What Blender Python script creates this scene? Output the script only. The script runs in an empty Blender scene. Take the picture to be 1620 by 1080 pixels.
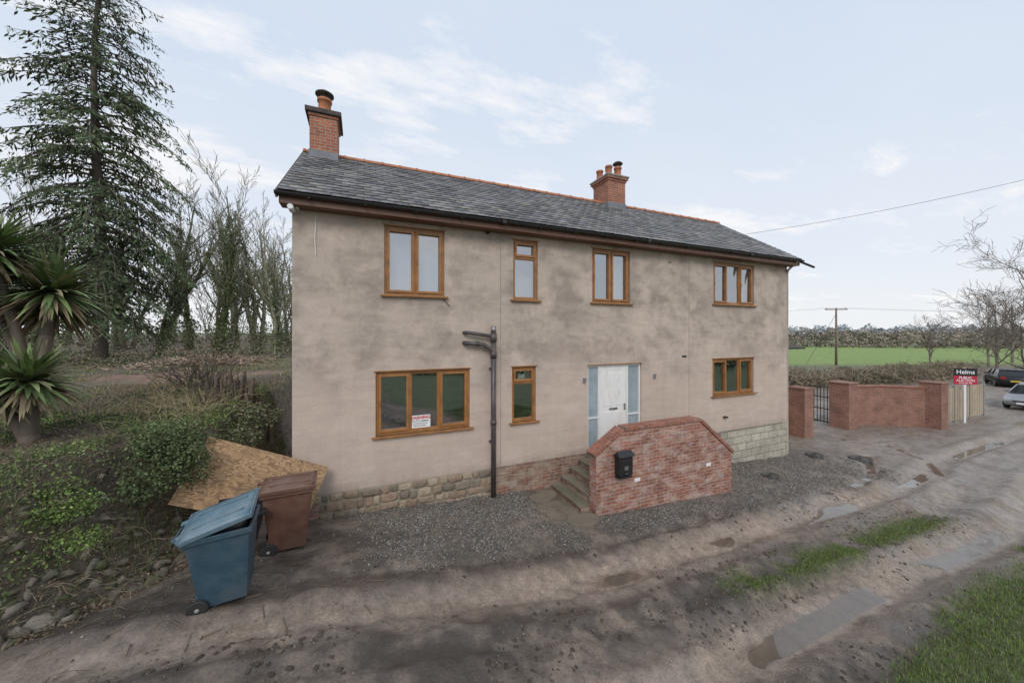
import bpy, math, random
import numpy as np
from mathutils import Vector, Matrix, Quaternion
rng=np.random.default_rng(7); random.seed(7)
SC=bpy.context.scene
COLL=SC.collection
# ------------------------------------------------------------------ materials
class MT:
    def __init__(s,name):
        s.m=bpy.data.materials.new(name); s.m.use_nodes=True
        s.t=s.m.node_tree; s.b=s.t.nodes['Principled BSDF']; s.out=s.t.nodes['Material Output']
    def n(s,ty): return s.t.nodes.new(ty)
    def l(s,a,b): s.t.links.new(a,b)
    def coord(s,kind='Object'): return s.n('ShaderNodeTexCoord').outputs[kind]
    def noise(s,vec,scale,detail=5,rough=.6,dist=0):
        nd=s.n('ShaderNodeTexNoise'); nd.inputs['Scale'].default_value=scale; nd.inputs['Detail'].default_value=detail
        nd.inputs['Roughness'].default_value=rough; nd.inputs['Distortion'].default_value=dist
        if vec is not None: s.l(vec,nd.inputs['Vector'])
        return nd.outputs['Fac']
    def mapping(s,vec,sc=(1,1,1),loc=(0,0,0)):
        nd=s.n('ShaderNodeMapping'); nd.inputs['Scale'].default_value=sc; nd.inputs['Location'].default_value=loc
        s.l(vec,nd.inputs['Vector']); return nd.outputs[0]
    def ramp(s,fac,stops):
        nd=s.n('ShaderNodeValToRGB'); e=nd.color_ramp.elements
        while len(e)<len(stops): e.new(.5)
        for i,(p,c) in enumerate(stops):
            e[i].position=p; e[i].color=(c if len(c)==4 else (*c,1)) if hasattr(c,'__len__') else (c,c,c,1)
        s.l(fac,nd.inputs[0]); return nd.outputs[0]
    def mix(s,f,a,b,mode='MIX'):
        nd=s.n('ShaderNodeMix'); nd.data_type='RGBA'; nd.blend_type=mode
        for v,i in ((f,0),(a,6),(b,7)):
            if isinstance(v,(int,float)): nd.inputs[i].default_value=v if i==0 else (v,v,v,1)
            elif isinstance(v,tuple): nd.inputs[i].default_value=(*v,1)
            else: s.l(v,nd.inputs[i])
        return nd.outputs[2]
    def math(s,op,a,b=None,c=None):
        nd=s.n('ShaderNodeMath'); nd.operation=op
        for i,v in enumerate((a,b,c)):
            if v is None: continue
            if isinstance(v,(int,float)): nd.inputs[i].default_value=v
            else: s.l(v,nd.inputs[i])
        return nd.outputs[0]
    def bump(s,h,strength=.5,dist=.01):
        nd=s.n('ShaderNodeBump'); nd.inputs['Distance'].default_value=dist
        if isinstance(strength,(int,float)): nd.inputs['Strength'].default_value=strength
        else: s.l(strength,nd.inputs['Strength'])
        s.l(h,nd.inputs['Height']); s.l(nd.outputs[0],s.b.inputs['Normal']); return nd.outputs[0]
    def col(s,c):
        if isinstance(c,tuple): s.b.inputs['Base Color'].default_value=(*c,1)
        else: s.l(c,s.b.inputs['Base Color'])
    def rough(s,r):
        if isinstance(r,(int,float)): s.b.inputs['Roughness'].default_value=r
        else: s.l(r,s.b.inputs['Roughness'])
def simple(name,col,rough=.6,var=.25,scale=6,bump=.15,metal=0,spec=.5,dirt=None):
    m=MT(name); c=m.coord(); n=m.noise(c,scale,5,.65)
    lo=tuple(x*(1-var) for x in col); hi=tuple(min(1,x*(1+var)) for x in col)
    cc=m.ramp(n,[(.3,lo),(.7,hi)])
    if dirt:
        d=m.ramp(m.noise(c,scale*.5,7,.7),[(.45,0.),(.68,.8)]); cc=m.mix(d,cc,dirt)
    m.col(cc); m.rough(rough); m.b.inputs['Metallic'].default_value=metal
    m.b.inputs['Specular IOR Level'].default_value=spec
    if bump: m.bump(m.noise(c,scale*8,4),bump,.004)
    return m.m
def attrmat(name,rough=.8,scale=30,bump=.4,var=.3,dist=.004,spec=.3):
    m=MT(name); a=m.n('ShaderNodeAttribute'); a.attribute_name='Col'
    c=m.coord(); n=m.noise(c,scale,5,.65)
    v=m.ramp(n,[(.25,1-var),(.75,1+0.)])
    m.col(m.mix(1.,a.outputs['Color'],v,'MULTIPLY')); m.rough(rough); m.b.inputs['Specular IOR Level'].default_value=spec
    if bump: m.bump(n,bump,dist)
    return m.m
def leafmat(name,rough=.55):
    m=MT(name); a=m.n('ShaderNodeAttribute'); a.attribute_name='Col'
    m.col(a.outputs['Color']); m.rough(rough); m.b.inputs['Specular IOR Level'].default_value=.25
    return m.m
def brickmat(name,c1,c2,mortar,bw=.225,rh=.075,ms=.011,stain=None,stain_lo=.5,bump=.6,offset=.5,smax=.75):
    m=MT(name); uv=m.coord('UV')
    nz=m.n('ShaderNodeTexNoise'); nz.inputs['Scale'].default_value=6; m.l(uv,nz.inputs['Vector'])
    w=m.mix(.006,uv,nz.outputs['Color'],'LINEAR_LIGHT')
    b=m.n('ShaderNodeTexBrick'); b.offset=offset
    b.inputs['Scale'].default_value=1; b.inputs['Brick Width'].default_value=bw; b.inputs['Row Height'].default_value=rh
    b.inputs['Mortar Size'].default_value=ms; b.inputs['Mortar Smooth'].default_value=.25; b.inputs['Bias'].default_value=0
    b.inputs['Color1'].default_value=(*c1,1); b.inputs['Color2'].default_value=(*c2,1); b.inputs['Mortar'].default_value=(*mortar,1)
    m.l(w,b.inputs['Vector'])
    n=m.noise(uv,14,6,.7); v=m.ramp(n,[(.25,.6),(.7,1.15)])
    cc=m.mix(1.,b.outputs['Color'],v,'MULTIPLY')
    big=m.ramp(m.noise(uv,1.7,4,.6),[(.35,.72),(.65,1.1)]); cc=m.mix(1.,cc,big,'MULTIPLY')
    if stain:
        s=m.ramp(m.noise(m.mapping(uv,(1.,2.2,1)),2.6,8,.75),[(stain_lo,0.),(stain_lo+.16,smax)])
        cc=m.mix(s,cc,stain)
    m.col(cc); m.rough(.85)
    h=m.math('ADD',m.math('MULTIPLY',b.outputs['Fac'],-1.),m.math('MULTIPLY',n,.5))
    m.bump(h,bump,.012)
    return m.m
def wallmat():
    m=MT('cement_render'); c=m.coord()
    sep=m.n('ShaderNodeSeparateXYZ'); m.l(c,sep.inputs[0])
    zz=m.math('ADD',sep.outputs[2],m.math('MULTIPLY',m.math('SUBTRACT',m.noise(c,.9,4),.5),2.2))
    up=m.ramp(m.math('DIVIDE',zz,5.4),[(.30,0.),(.52,1.)])
    base=m.mix(up,(.58,.465,.39),(.51,.425,.36))
    cw=m.mapping(c,(1,1,1.5))
    n1=m.noise(cw,.95,8,.60,.12)
    d1=m.ramp(n1,[(.44,0.),(.52,.45),(.62,1.)])
    cc=m.mix(m.math('MULTIPLY',d1,m.math('ADD',m.math('MULTIPLY',up,.56),.12)),base,(.28,.232,.20))
    n2=m.noise(m.mapping(c,(1,1,1.3),(4,0,9)),2.6,8,.66,.12)
    d2=m.ramp(n2,[(.50,0.),(.66,.75)])
    cc=m.mix(m.math('MULTIPLY',d2,m.math('ADD',m.math('MULTIPLY',up,.52),.16)),cc,(.265,.222,.192))
    n3=m.noise(m.mapping(c,(1.2,1,1.1),(7,3,1)),1.2,7,.62,.15)
    cc=m.mix(m.ramp(n3,[(.52,0.),(.66,.65)]),cc,(.62,.515,.435))
    n4=m.noise(c,20,6,.7); cc=m.mix(1.,cc,m.ramp(n4,[(.25,.90),(.75,1.06)]),'MULTIPLY')
    n5=m.noise(m.mapping(c,(5,1,.5)),1.,5,.6); cc=m.mix(1.,cc,m.ramp(n5,[(.3,.97),(.62,1.02)]),'MULTIPLY')
    n7=m.noise(m.mapping(c,(.8,1,5)),1.4,5,.65,.1); cc=m.mix(1.,cc,m.ramp(n7,[(.35,.93),(.6,1.03)]),'MULTIPLY')
    dz=m.ramp(m.math('ADD',sep.outputs[2],m.math('MULTIPLY',m.noise(c,5,5),.3)),[(.12,.8),(.34,1.)])
    cc=m.mix(1.,cc,dz,'MULTIPLY')
    m.col(cc); m.rough(.93); m.b.inputs['Specular IOR Level'].default_value=.2
    h=m.math('ADD',m.math('MULTIPLY',n4,.35),m.math('MULTIPLY',n2,.8)); m.bump(h,.3,.015)
    return m.m
M={}
M['render']=wallmat()
M['porch']=brickmat('weathered_brick',(.44,.15,.09),(.31,.10,.07),(.40,.33,.27),stain=(.57,.46,.40),stain_lo=.46,bump=.9,smax=.7)
M['chim']=brickmat('chimney_brick',(.50,.165,.08),(.38,.12,.065),(.40,.33,.27),stain=(.2,.1,.07),stain_lo=.6)
M['gwall']=brickmat('orange_brick',(.38,.165,.11),(.30,.125,.085),(.34,.27,.22),stain=(.22,.14,.10),stain_lo=.58)
M['oldbrick']=brickmat('old_brick',(.36,.13,.08),(.25,.14,.10),(.36,.30,.24),stain=(.45,.37,.29),stain_lo=.44,bump=1.)
M['block']=brickmat('concrete_block',(.56,.51,.41),(.47,.42,.34),(.28,.25,.21),bw=.44,rh=.225,ms=.012,stain=(.33,.30,.23),stain_lo=.6)
M['copb']=brickmat('coping_brick',(.44,.15,.09),(.32,.115,.075),(.34,.28,.23),bw=.075,rh=.6,ms=.009,stain=(.48,.39,.33),stain_lo=.52,bump=.9,offset=0)
M['slate']=attrmat('slate',.36,9,.35,.35,.004,.6)
M['stone']=attrmat('rubble_stone',.92,14,.8,.45,.02)
M['gravel']=attrmat('gravel_stone',.6,40,.2,.3)
M['leaf']=leafmat('leaf'); M['bark']=attrmat('bark',.9,12,.6,.45,.02)
M['twig']=leafmat('twig',.85)
M['oak']=simple('golden_oak_frame',(.33,.15,.05),.38,.28,5,.05)
M['fascia']=simple('brown_fascia',(.14,.065,.038),.45,.2,5,.05)
M['black']=simple('black_plastic',(.020,.020,.022),.38,.3,6,.05)
M['cover']=simple('dusty_cover_plastic',(.055,.052,.05),.7,.4,8,.1,dirt=(.14,.12,.10))
M['pipe']=simple('grey_soil_pipe',(.075,.062,.066),.36,.3,4,.05,dirt=(.14,.11,.09))
M['white']=simple('white_upvc',(.78,.79,.78),.35,.05,3,.02,dirt=(.66,.62,.56))
M['terra']=simple('terracotta',(.44,.17,.085),.8,.3,7,.2)
M['conc']=simple('weathered_concrete',(.32,.29,.25),.9,.3,6,.4,dirt=(.18,.15,.12))
M['mortar']=simple('lime_mortar',(.38,.33,.26),.95,.3,9,.6,dirt=(.20,.165,.12))
M['dark']=simple('dark_weathered_cap',(.085,.07,.06),.9,.4,7,.4)
M['lead']=simple('lead_flashing',(.17,.18,.20),.5,.25,4,.1)
M['metal']=simple('galvanised_metal',(.30,.30,.30),.4,.3,6,.1,.7)
M['iron']=simple('painted_iron',(.02,.02,.022),.5,.2,6,.05)
M['room']=simple('room_interior',(.10,.10,.10),.9,.2,1,0)
M['curtain']=simple('window_blind',(.46,.49,.50),.9,.06,2,0)
M['cream']=simple('cream_render',(.50,.45,.37),.9,.15,3,.1)
M['blue']=simple('blue_bin_plastic',(.034,.078,.110),.42,.2,5,.08,dirt=(.085,.10,.11))
M['bluelid']=simple('blue_lid_plastic',(.10,.175,.225),.45,.2,5,.08,dirt=(.19,.235,.26))
M['brown']=simple('brown_bin_plastic',(.145,.070,.050),.42,.2,5,.08,dirt=(.18,.115,.085))
M['rubber']=simple('rubber',(.025,.025,.025),.8,.2,8,.1)
M['hub']=simple('grey_hub',(.36,.35,.34),.5,.2,8,.05,dirt=(.25,.21,.17))
M['timber']=simple('fence_timber',(.45,.37,.27),.85,.25,3,.2,dirt=(.28,.24,.19))
M['poleW']=simple('pole_wood',(.18,.14,.11),.9,.3,3,.3)
M['red']=simple('red_print',(.50,.02,.05),.5,.05,3,0)
M['redtxt']=simple('red_lettering',(.60,.03,.03),.5,.03,3,0)
M['whitep']=simple('white_print',(.80,.80,.80),.5,.03,3,0)
M['blackp']=simple('black_print',(.015,.015,.015),.5,.1,3,0)
M['bag']=simple('refuse_sack',(.03,.03,.032),.3,.3,9,.8)
M['silver']=simple('silver_paint',(.38,.39,.40),.3,.04,2,0,.6)
M['navy']=simple('black_paint',(.02,.022,.028),.25,.05,2,0,.2)
M['carglass']=simple('car_glass',(.015,.02,.022),.08,.1,2,0)
M['lampred']=simple('tail_lamp',(.35,.01,.01),.2,.1,3,0)
M['lampw']=simple('head_lamp',(.6,.6,.6),.15,.1,3,0)
M['plateY']=simple('number_plate',(.65,.50,.04),.4,.03,3,0)
M['step']=simple('mossy_step',(.22,.185,.14),.85,.35,5,.5,dirt=(.09,.105,.055))
M['slab']=simple('stone_slab',(.20,.165,.125),.75,.4,3,.6,dirt=(.10,.09,.06))
def glassmat(name,fac,tint=(.75,.8,.78)):
    m=MT(name); t=m.t; t.nodes.remove(m.b)
    tr=t.nodes.new('ShaderNodeBsdfTransparent'); tr.inputs[0].default_value=(*tint,1)
    g=t.nodes.new('ShaderNodeBsdfGlossy'); g.inputs['Roughness'].default_value=.015; g.inputs['Color'].default_value=(.95,.97,1,1)
    c=m.coord(); n=m.noise(c,1.3,2); bp=t.nodes.new('ShaderNodeBump'); bp.inputs['Strength'].default_value=.12; bp.inputs['Distance'].default_value=.02
    m.l(n,bp.inputs['Height']); m.l(bp.outputs[0],g.inputs['Normal'])
    mx=t.nodes.new('ShaderNodeMixShader'); mx.inputs[0].default_value=fac
    m.l(tr.outputs[0],mx.inputs[1]); m.l(g.outputs[0],mx.inputs[2]); m.l(mx.outputs[0],m.out.inputs[0]); return m.m
M['glass']=glassmat('window_glass',.40)
M['frost']=simple('frosted_glass',(.32,.38,.41),.22,.18,3,.15)
def osb():
    m=MT('osb_board'); c=m.coord()
    v=m.n('ShaderNodeTexVoronoi'); v.inputs['Scale'].default_value=22; v.inputs['Randomness'].default_value=1
    w=m.mix(.25,m.mapping(c,(1,2.2,1)),m.n('ShaderNodeTexNoise').outputs['Color'],'LINEAR_LIGHT')
    m.l(w,v.inputs['Vector'])
    sp=m.n('ShaderNodeSeparateColor'); m.l(v.outputs['Color'],sp.inputs[0])
    cc=m.ramp(sp.outputs[0],[(0,(.20,.115,.06)),(.5,(.36,.22,.11)),(1,(.50,.33,.18))])
    d=m.ramp(m.noise(c,2.5,6,.7),[(.5,0.),(.7,.6)]); cc=m.mix(d,cc,(.16,.105,.065))
    m.col(cc); m.rough(.7); m.bump(sp.outputs[0],.3,.004); return m.m
M['osb']=osb()
def doormat():
    m=MT('stained_white_door'); c=m.coord()
    n=m.noise(m.mapping(c,(2.,1,.8)),2.2,7,.7); s=m.ramp(n,[(.50,0.),(.72,.6)])
    m.col(m.mix(s,(.80,.79,.77),(.55,.47,.37))); m.rough(.4); return m.m
M['door']=doormat()
def groundmat():
    m=MT('muddy_ground'); a=m.n('ShaderNodeAttribute'); a.attribute_name='Col'
    c=m.coord(); n1=m.noise(c,6,8,.72); n2=m.noise(c,38,6,.78); n3=m.noise(c,1.1,6,.6)
    v=m.n('ShaderNodeTexVoronoi'); v.inputs['Scale'].default_value=26; m.l(c,v.inputs['Vector'])
    al=m.math('ADD',a.outputs['Alpha'],m.math('MULTIPLY',m.math('SUBTRACT',m.noise(c,9,5),.5),.14))
    pud=m.ramp(al,[(.84,0.),(.92,1.)])
    cc=m.mix(1.,a.outputs['Color'],m.ramp(n1,[(.3,.55),(.7,1.4)]),'MULTIPLY')
    cc=m.mix(1.,cc,m.ramp(n2,[(.3,.6),(.7,1.35)]),'MULTIPLY')
    cc=m.mix(1.,cc,m.ramp(n3,[(.3,.82),(.7,1.16)]),'MULTIPLY')
    sheen=m.math('MULTIPLY',m.ramp(a.outputs['Alpha'],[(.42,0.),(.78,1.)]),m.ramp(n3,[(.42,.25),(.58,1.)]))
    cc=m.mix(m.math('MULTIPLY',sheen,.30),cc,(.10,.078,.06))
    cc=m.mix(m.math('MULTIPLY',pud,.75),cc,(.10,.08,.06))
    m.col(cc)
    inv=m.math('SUBTRACT',1.,pud)
    r=m.math('SUBTRACT',.88,m.math('MULTIPLY',sheen,m.ramp(n1,[(.35,.72),(.66,.50)])))
    m.rough(m.math('ADD',m.math('MULTIPLY',r,inv),m.math('MULTIPLY',pud,.04)))
    m.b.inputs['Specular IOR Level'].default_value=.75
    h=m.math('ADD',m.math('ADD',n1,m.math('MULTIPLY',n2,.6)),m.math('MULTIPLY',v.outputs['Distance'],-.25))
    m.bump(h,m.math('MULTIPLY',inv,m.math('SUBTRACT',.8,m.math('MULTIPLY',sheen,.42))),.035); return m.m
M['ground']=groundmat()

# ------------------------------------------------------------------ mesh helpers
def box_uv(me):
    uv=me.uv_layers.new(name='UVMap').data
    for p in me.polygons:
        n=p.normal; ax=max(range(3),key=lambda i:abs(n[i]))
        for li in p.loop_indices:
            co=me.vertices[me.loops[li].vertex_index].co
            uv[li].uv=(co.x,co.y) if ax==2 else ((co.x,co.z) if ax==1 else (co.y,co.z))
def mk(name,V,F,mat,uv=True,smooth=False,bevel=0):
    me=bpy.data.meshes.new(name); me.from_pydata([tuple(v) for v in V],[],[tuple(f) for f in F]); me.update()
    if uv: box_uv(me)
    if mat is not None: me.materials.append(mat)
    if smooth:
        for p in me.polygons: p.use_smooth=True
    o=bpy.data.objects.new(name,me); COLL.objects.link(o)
    if bevel:
        b=o.modifiers.new('Bevel','BEVEL'); b.width=bevel; b.segments=2; b.limit_method='ANGLE'
    return o
BF=[(0,3,2,1),(4,5,6,7),(0,1,5,4),(1,2,6,5),(2,3,7,6),(3,0,4,7)]
def boxv(x0,x1,y0,y1,z0,z1): return [(x0,y0,z0),(x1,y0,z0),(x1,y1,z0),(x0,y1,z0),(x0,y0,z1),(x1,y0,z1),(x1,y1,z1),(x0,y1,z1)]
def box(name,x0,x1,y0,y1,z0,z1,mat,bevel=0): return mk(name,boxv(x0,x1,y0,y1,z0,z1),BF,mat,bevel=bevel)
def boxes(name,L,mat,bevel=0):
    V=[];F=[]
    for b in L:
        k=len(V); V+=boxv(*b); F+=[tuple(i+k for i in f) for f in BF]
    return mk(name,V,F,mat,bevel=bevel)
def prism(name,poly,y0,y1,mat,bevel=0):
    n=len(poly); V=[(x,y0,z) for x,z in poly]+[(x,y1,z) for x,z in poly]
    F=[tuple(range(n)),tuple(range(2*n-1,n-1,-1))]+[(i+n,(i+1)%n+n,(i+1)%n,i) for i in range(n)]
    return mk(name,V,F,mat,bevel=bevel)
def cyl(name,c,r0,r1,h,mat,seg=20,axis='Z',smooth=True,prof=None):
    prof=prof or [(0,0),(r0,0),(r1,h),(0,h)]
    V=[];F=[]
    for r,z in prof:
        for i in range(seg):
            a=2*math.pi*i/seg; p=(r*math.cos(a),r*math.sin(a),z)
            if axis=='Y': p=(p[0],p[2],p[1])
            if axis=='X': p=(p[2],p[0],p[1])
            V.append((c[0]+p[0],c[1]+p[1],c[2]+p[2]))
    for j in range(len(prof)-1):
        for i in range(seg):
            a=j*seg+i;b=j*seg+(i+1)%seg; F.append((a,b,b+seg,a+seg))
    o=mk(name,V,F,mat,smooth=False)
    for i,p in enumerate(o.data.polygons): p.use_smooth=(len(prof)>6) or (len(prof)==4 and seg<=i<2*seg)
    return o
def tube(name,pts,r,mat,res=3):
    cu=bpy.data.curves.new(name,'CURVE'); cu.dimensions='3D'; s=cu.splines.new('POLY'); s.points.add(len(pts)-1)
    for i,p in enumerate(pts): s.points[i].co=(*p,1)
    cu.bevel_depth=r; cu.bevel_resolution=res; cu.use_fill_caps=True; cu.materials.append(mat)
    o=bpy.data.objects.new(name,cu); COLL.objects.link(o); return o
def group(name,objs,loc=(0,0,0)):
    e=bpy.data.objects.new(name,None); COLL.objects.link(e); e.location=loc
    for o in objs: o.parent=e; o.matrix_parent_inverse=Matrix.Translation(-Vector(loc))
    return e
def place(name,objs,loc,yaw=0,rx=0,ry=0,s=1):
    e=bpy.data.objects.new(name,None); COLL.objects.link(e); e.location=loc; e.rotation_euler=(rx,ry,yaw); e.scale=(s,s,s)
    for o in objs: o.parent=e
    return e
def fast(name,V,F,mat,col=None,smooth=False):
    V=np.asarray(V,np.float32); F=np.asarray(F,np.int32); k=F.shape[1]
    me=bpy.data.meshes.new(name); me.vertices.add(len(V)); me.vertices.foreach_set('co',V.ravel())
    me.loops.add(F.size); me.loops.foreach_set('vertex_index',F.ravel())
    me.polygons.add(len(F)); me.polygons.foreach_set('loop_start',np.arange(0,F.size,k,dtype=np.int32))
    if smooth: me.polygons.foreach_set('use_smooth',np.ones(len(F),bool))
    me.update(calc_edges=True)
    if col is not None:
        if col.shape[1]==3: col=np.concatenate([col,np.ones((len(col),1))],1)
        a=me.color_attributes.new(name='Col',type='FLOAT_COLOR',domain='POINT'); a.data.foreach_set('color',col.astype(np.float32).ravel())
    me.materials.append(mat)
    o=bpy.data.objects.new(name,me); COLL.objects.link(o); return o
def rrot(n):
    q=rng.normal(size=(n,4)); q/=np.linalg.norm(q,axis=1)[:,None]; w,x,y,z=q.T
    return np.stack([1-2*(y*y+z*z),2*(x*y-z*w),2*(x*z+y*w),2*(x*y+z*w),1-2*(x*x+z*z),2*(y*z-x*w),2*(x*z-y*w),2*(y*z+x*w),1-2*(x*x+y*y)],1).reshape(n,3,3)
def zrot(a):
    c,s=np.cos(a),np.sin(a); o=np.zeros_like(a); i=np.ones_like(a)
    return np.stack([c,-s,o,s,c,o,o,o,i],1).reshape(-1,3,3)
def scat(bV,bF,C,S,R,col,jit=0):
    n=len(C); S=np.asarray(S); S=np.repeat(S[:,None],3,1) if S.ndim==1 else S
    B=np.repeat(bV[None],n,0)
    if jit: B=B*(1+rng.uniform(-jit,jit,(n,len(bV),1)))
    V=np.einsum('nij,nkj->nki',R,B*S[:,None,:])+C[:,None,:]
    F=bF[None]+(np.arange(n)*len(bV))[:,None,None]
    return V.reshape(-1,3),F.reshape(-1,bF.shape[1]),np.repeat(col,len(bV),0)
def joinp(ps):
    V=[];F=[];C=[];k=0
    for v,f,c in ps: V.append(v);F.append(f+k);C.append(c);k+=len(v)
    return np.concatenate(V),np.concatenate(F),np.concatenate(C)
OCT=(np.array([[1,0,0],[-1,0,0],[0,1,0],[0,-1,0],[0,0,1],[0,0,-1]],float),np.array([[0,2,4],[2,1,4],[1,3,4],[3,0,4],[2,0,5],[1,2,5],[3,1,5],[0,3,5]]))
LEAF=(np.array([[-.5,0,0],[0,-.32,.06],[.5,0,0],[0,.32,.06]],float),np.array([[0,1,2,3]]))
def ico(e=.55,sub=2):
    import bmesh
    bm=bmesh.new(); bmesh.ops.create_icosphere(bm,subdivisions=sub,radius=1)
    V=np.array([v.co[:] for v in bm.verts]); F=np.array([[v.index for v in f.verts] for f in bm.faces]); bm.free()
    return np.sign(V)*np.abs(V)**e,F
ICO=ico(); ICB=ico(.34,3)
TAB=rng.random((256,256))
def vn(x,y):
    x=np.asarray(x,float);y=np.asarray(y,float); xi=np.floor(x).astype(int);yi=np.floor(y).astype(int); fx=x-xi;fy=y-yi
    fx=fx*fx*(3-2*fx);fy=fy*fy*(3-2*fy); g=lambda a,b:TAB[a&255,b&255]
    return (g(xi,yi)*(1-fx)+g(xi+1,yi)*fx)*(1-fy)+(g(xi,yi+1)*(1-fx)+g(xi+1,yi+1)*fx)*fy
def fbm(x,y,o=4): 
    s=0;a=.5;t=0
    for i in range(o): s=s+a*vn(x*2**i+17*i,y*2**i+31*i);t+=a;a*=.55
    return s/t
def sm(x,a,b): t=np.clip((x-a)/(b-a),0,1); return t*t*(3-2*t)
# ------------------------------------------------------------------ terrain
def xf(y): return np.interp(y,[-9,-5,-2.7,-1.67,-.5,.2,30],[-5.2,-3.2,-1.95,-1.35,-1.05,-.75,-.75])
def bankd(x,y): return xf(y)+.25*(fbm(x*1.3,y*1.3,3)-.5)-x
def rutpaths(x):
    w=.22*(fbm(x*.35,0*x+3,2)-.5)
    return [(np.interp(x,[-6,0,8,14,20,30,45],[-3.4,-3.15,-3.0,-2.75,-1.9,-1.7,-1.8])+w,.26,.12,-6,60),
            (np.interp(x,[-6,0,8,14,20,30,45],[-5.1,-4.8,-4.7,-4.6,-3.9,-3.4,-3.4])+w,.28,.13,-6,60),
            (np.interp(x,[8,11,15,18,20.5],[-2.95,-2.6,-1.9,-.6,1.6])+w*.6,.24,.05,9,20.5),
            (np.interp(x,[8,12,16,19,21.5],[-3.9,-3.9,-3.2,-1.8,.8])+w*.6,.24,.05,12.5,21.5),
            (np.interp(x,[-6,4,20],[-2.45,-2.35,-2.3])-w,.12,.04,-2,9),
            (np.interp(x,[-6,4,20],[-3.55,-3.5,-3.4])+w*1.3,.12,.05,-4,10),
            (np.interp(x,[-6,4,20],[-4.35,-4.3,-4.3])+w*.8,.12,.05,-4,10)]
def pudmask(x,y):
    o=0
    for k,(yr,wd,dp,a,b) in enumerate(rutpaths(x)[:4]):
        o=o+np.exp(-((y-yr)/(wd*.85))**4)*sm(fbm(x*.55+k*7,y*.9+k*3,3),.45-.08*float(k>1),.52)*sm(x,a+1,a+3)*(1-sm(x,b-1,b))*sm(x,2.0,5)
    return np.clip(o,0,1)
def gh(x,y,detail=True):
    x=np.asarray(x,float);y=np.asarray(y,float)
    base=-.4-.052*np.clip(x,-6,20.5)
    s=.17*(1-sm(x,-.5,5))
    z=base+s*np.clip(-y,0,7)
    z=z+.16*sm(-y,5.2,6.2)*sm(x,2,6)
    z=np.where(x>20,z+(-1.5-z)*sm(x,20,30),z)
    if detail:
        for yr,wd,dp,a,b in rutpaths(x):
            k=sm(x,a,a+2)*(1-sm(x,b-2,b)); q=(y-yr)/wd
            z=z+k*(.5+fbm(x*.7,y*2,3))*(-dp*np.exp(-q*q)+dp*.45*np.exp(-(np.abs(q)-1.7)**2*2.2))*(1+.5*(fbm(x*5,y*5,2)-.5))
        near=(1-sm(x,18,26))*(1-sm(-x,6,9))
        z=z+near*.08*(fbm(x*2.2,y*2.2,4)-.5)+near*.06*(fbm(x*7,y*7,3)-.5)*sm(-y,.6,2)
    d=bankd(x,y); wdt=np.interp(y,[-3,-.3,.3],[1.7,1.25,.5])
    g=1.32+.006*np.clip(y,0,60)+.25*(fbm(x*.25,y*.25,3)-.5)
    g=g-.9*sm(-y,2.2,7)
    t=np.clip(d/wdt,0,1); t=t*t*(3-2*t)*.55+t*.45
    z=z+(g-z)*t
    z=z+.5*t*(1-t)*2*(fbm(x*3,y*3,4)-.5)
    return z
def axis(lo,hi,st,far,g=1.09):
    a=list(np.arange(lo,hi,st)); s=st;v=a[-1]
    while v<far: s*=g; v+=s; a.append(v)
    s=st;v=a[0];b=[]
    while v>-far: s*=g; v-=s; b.append(v)
    return np.array(b[::-1]+a)
gx=axis(-4.5,15,.05,2500,1.07); gy=axis(-7.2,.6,.045,2500,1.07)
X,Y=np.meshgrid(gx,gy); Z=gh(X,Y)
def lerp(a,b,t): return a+(np.asarray(b)-a)*t[...,None]
n1=fbm(X*.8,Y*.8,4); n2=fbm(X*3,Y*3,4); n3=fbm(X*9+5,Y*9,3)
col=np.zeros(X.shape+(3,))+np.array([.225,.175,.135])
wet=np.full(X.shape,.42)
dk=sm(n1*.7+.5*n2,.54,.72)*.85
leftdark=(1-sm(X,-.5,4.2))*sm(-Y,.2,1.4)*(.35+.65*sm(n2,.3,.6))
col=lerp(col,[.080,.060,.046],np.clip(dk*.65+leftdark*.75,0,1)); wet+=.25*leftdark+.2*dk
for yr,wd,dp,a,b in rutpaths(X)[:2]:
    k=sm(X,a,a+2)
    q=np.abs(Y-yr)/wd
    e_=k*np.exp(-(q-2.2)**2*1.1)*.85*sm(n2+.2*n3,.40,.66)*(1-sm(X,20,30))
    col=lerp(col,[.072,.054,.042],e_); wet+=.25*e_
for yr,wd,dp,a,b in rutpaths(X)[:4]:
    k=sm(X,a,a+2)*(1-sm(X,b-2,b))
    r=np.exp(-((Y-yr)/(wd*1.2))**2)*k
    col=lerp(col,[.38,.295,.23],r*.85*sm(n2,.12,.40)); wet+=.35*r*sm(n1,.35,.6)
for yr in (-3.95,-2.1,-5.4):
    r=np.exp(-((Y-yr)/.22)**2)*(1-sm(X,14,18)); col=lerp(col,[.070,.056,.040],r*.8*sm(n2,.32,.58))
pale=sm(X,6.5,14)*sm(-Y,-2.,2.4)*(1-sm(-Y,5.0,5.8))
col=lerp(col,[.36,.30,.25],pale*.6*sm(n2,.3,.62)); wet+=.6*pale*sm(n1,.3,.55)  # lane lightens to the right: sky reflection on wet mud painted into colour
ap=sm(X,14.8,16)*(1-sm(X,60,64))*(1-sm(Y,5,8))*sm(-(-Y-6.2),0,.8)
col=lerp(col,[.34,.285,.24],ap*.6*sm(n2,.25,.6)); wet+=.45*ap*sm(n2,.35,.6)
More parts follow.
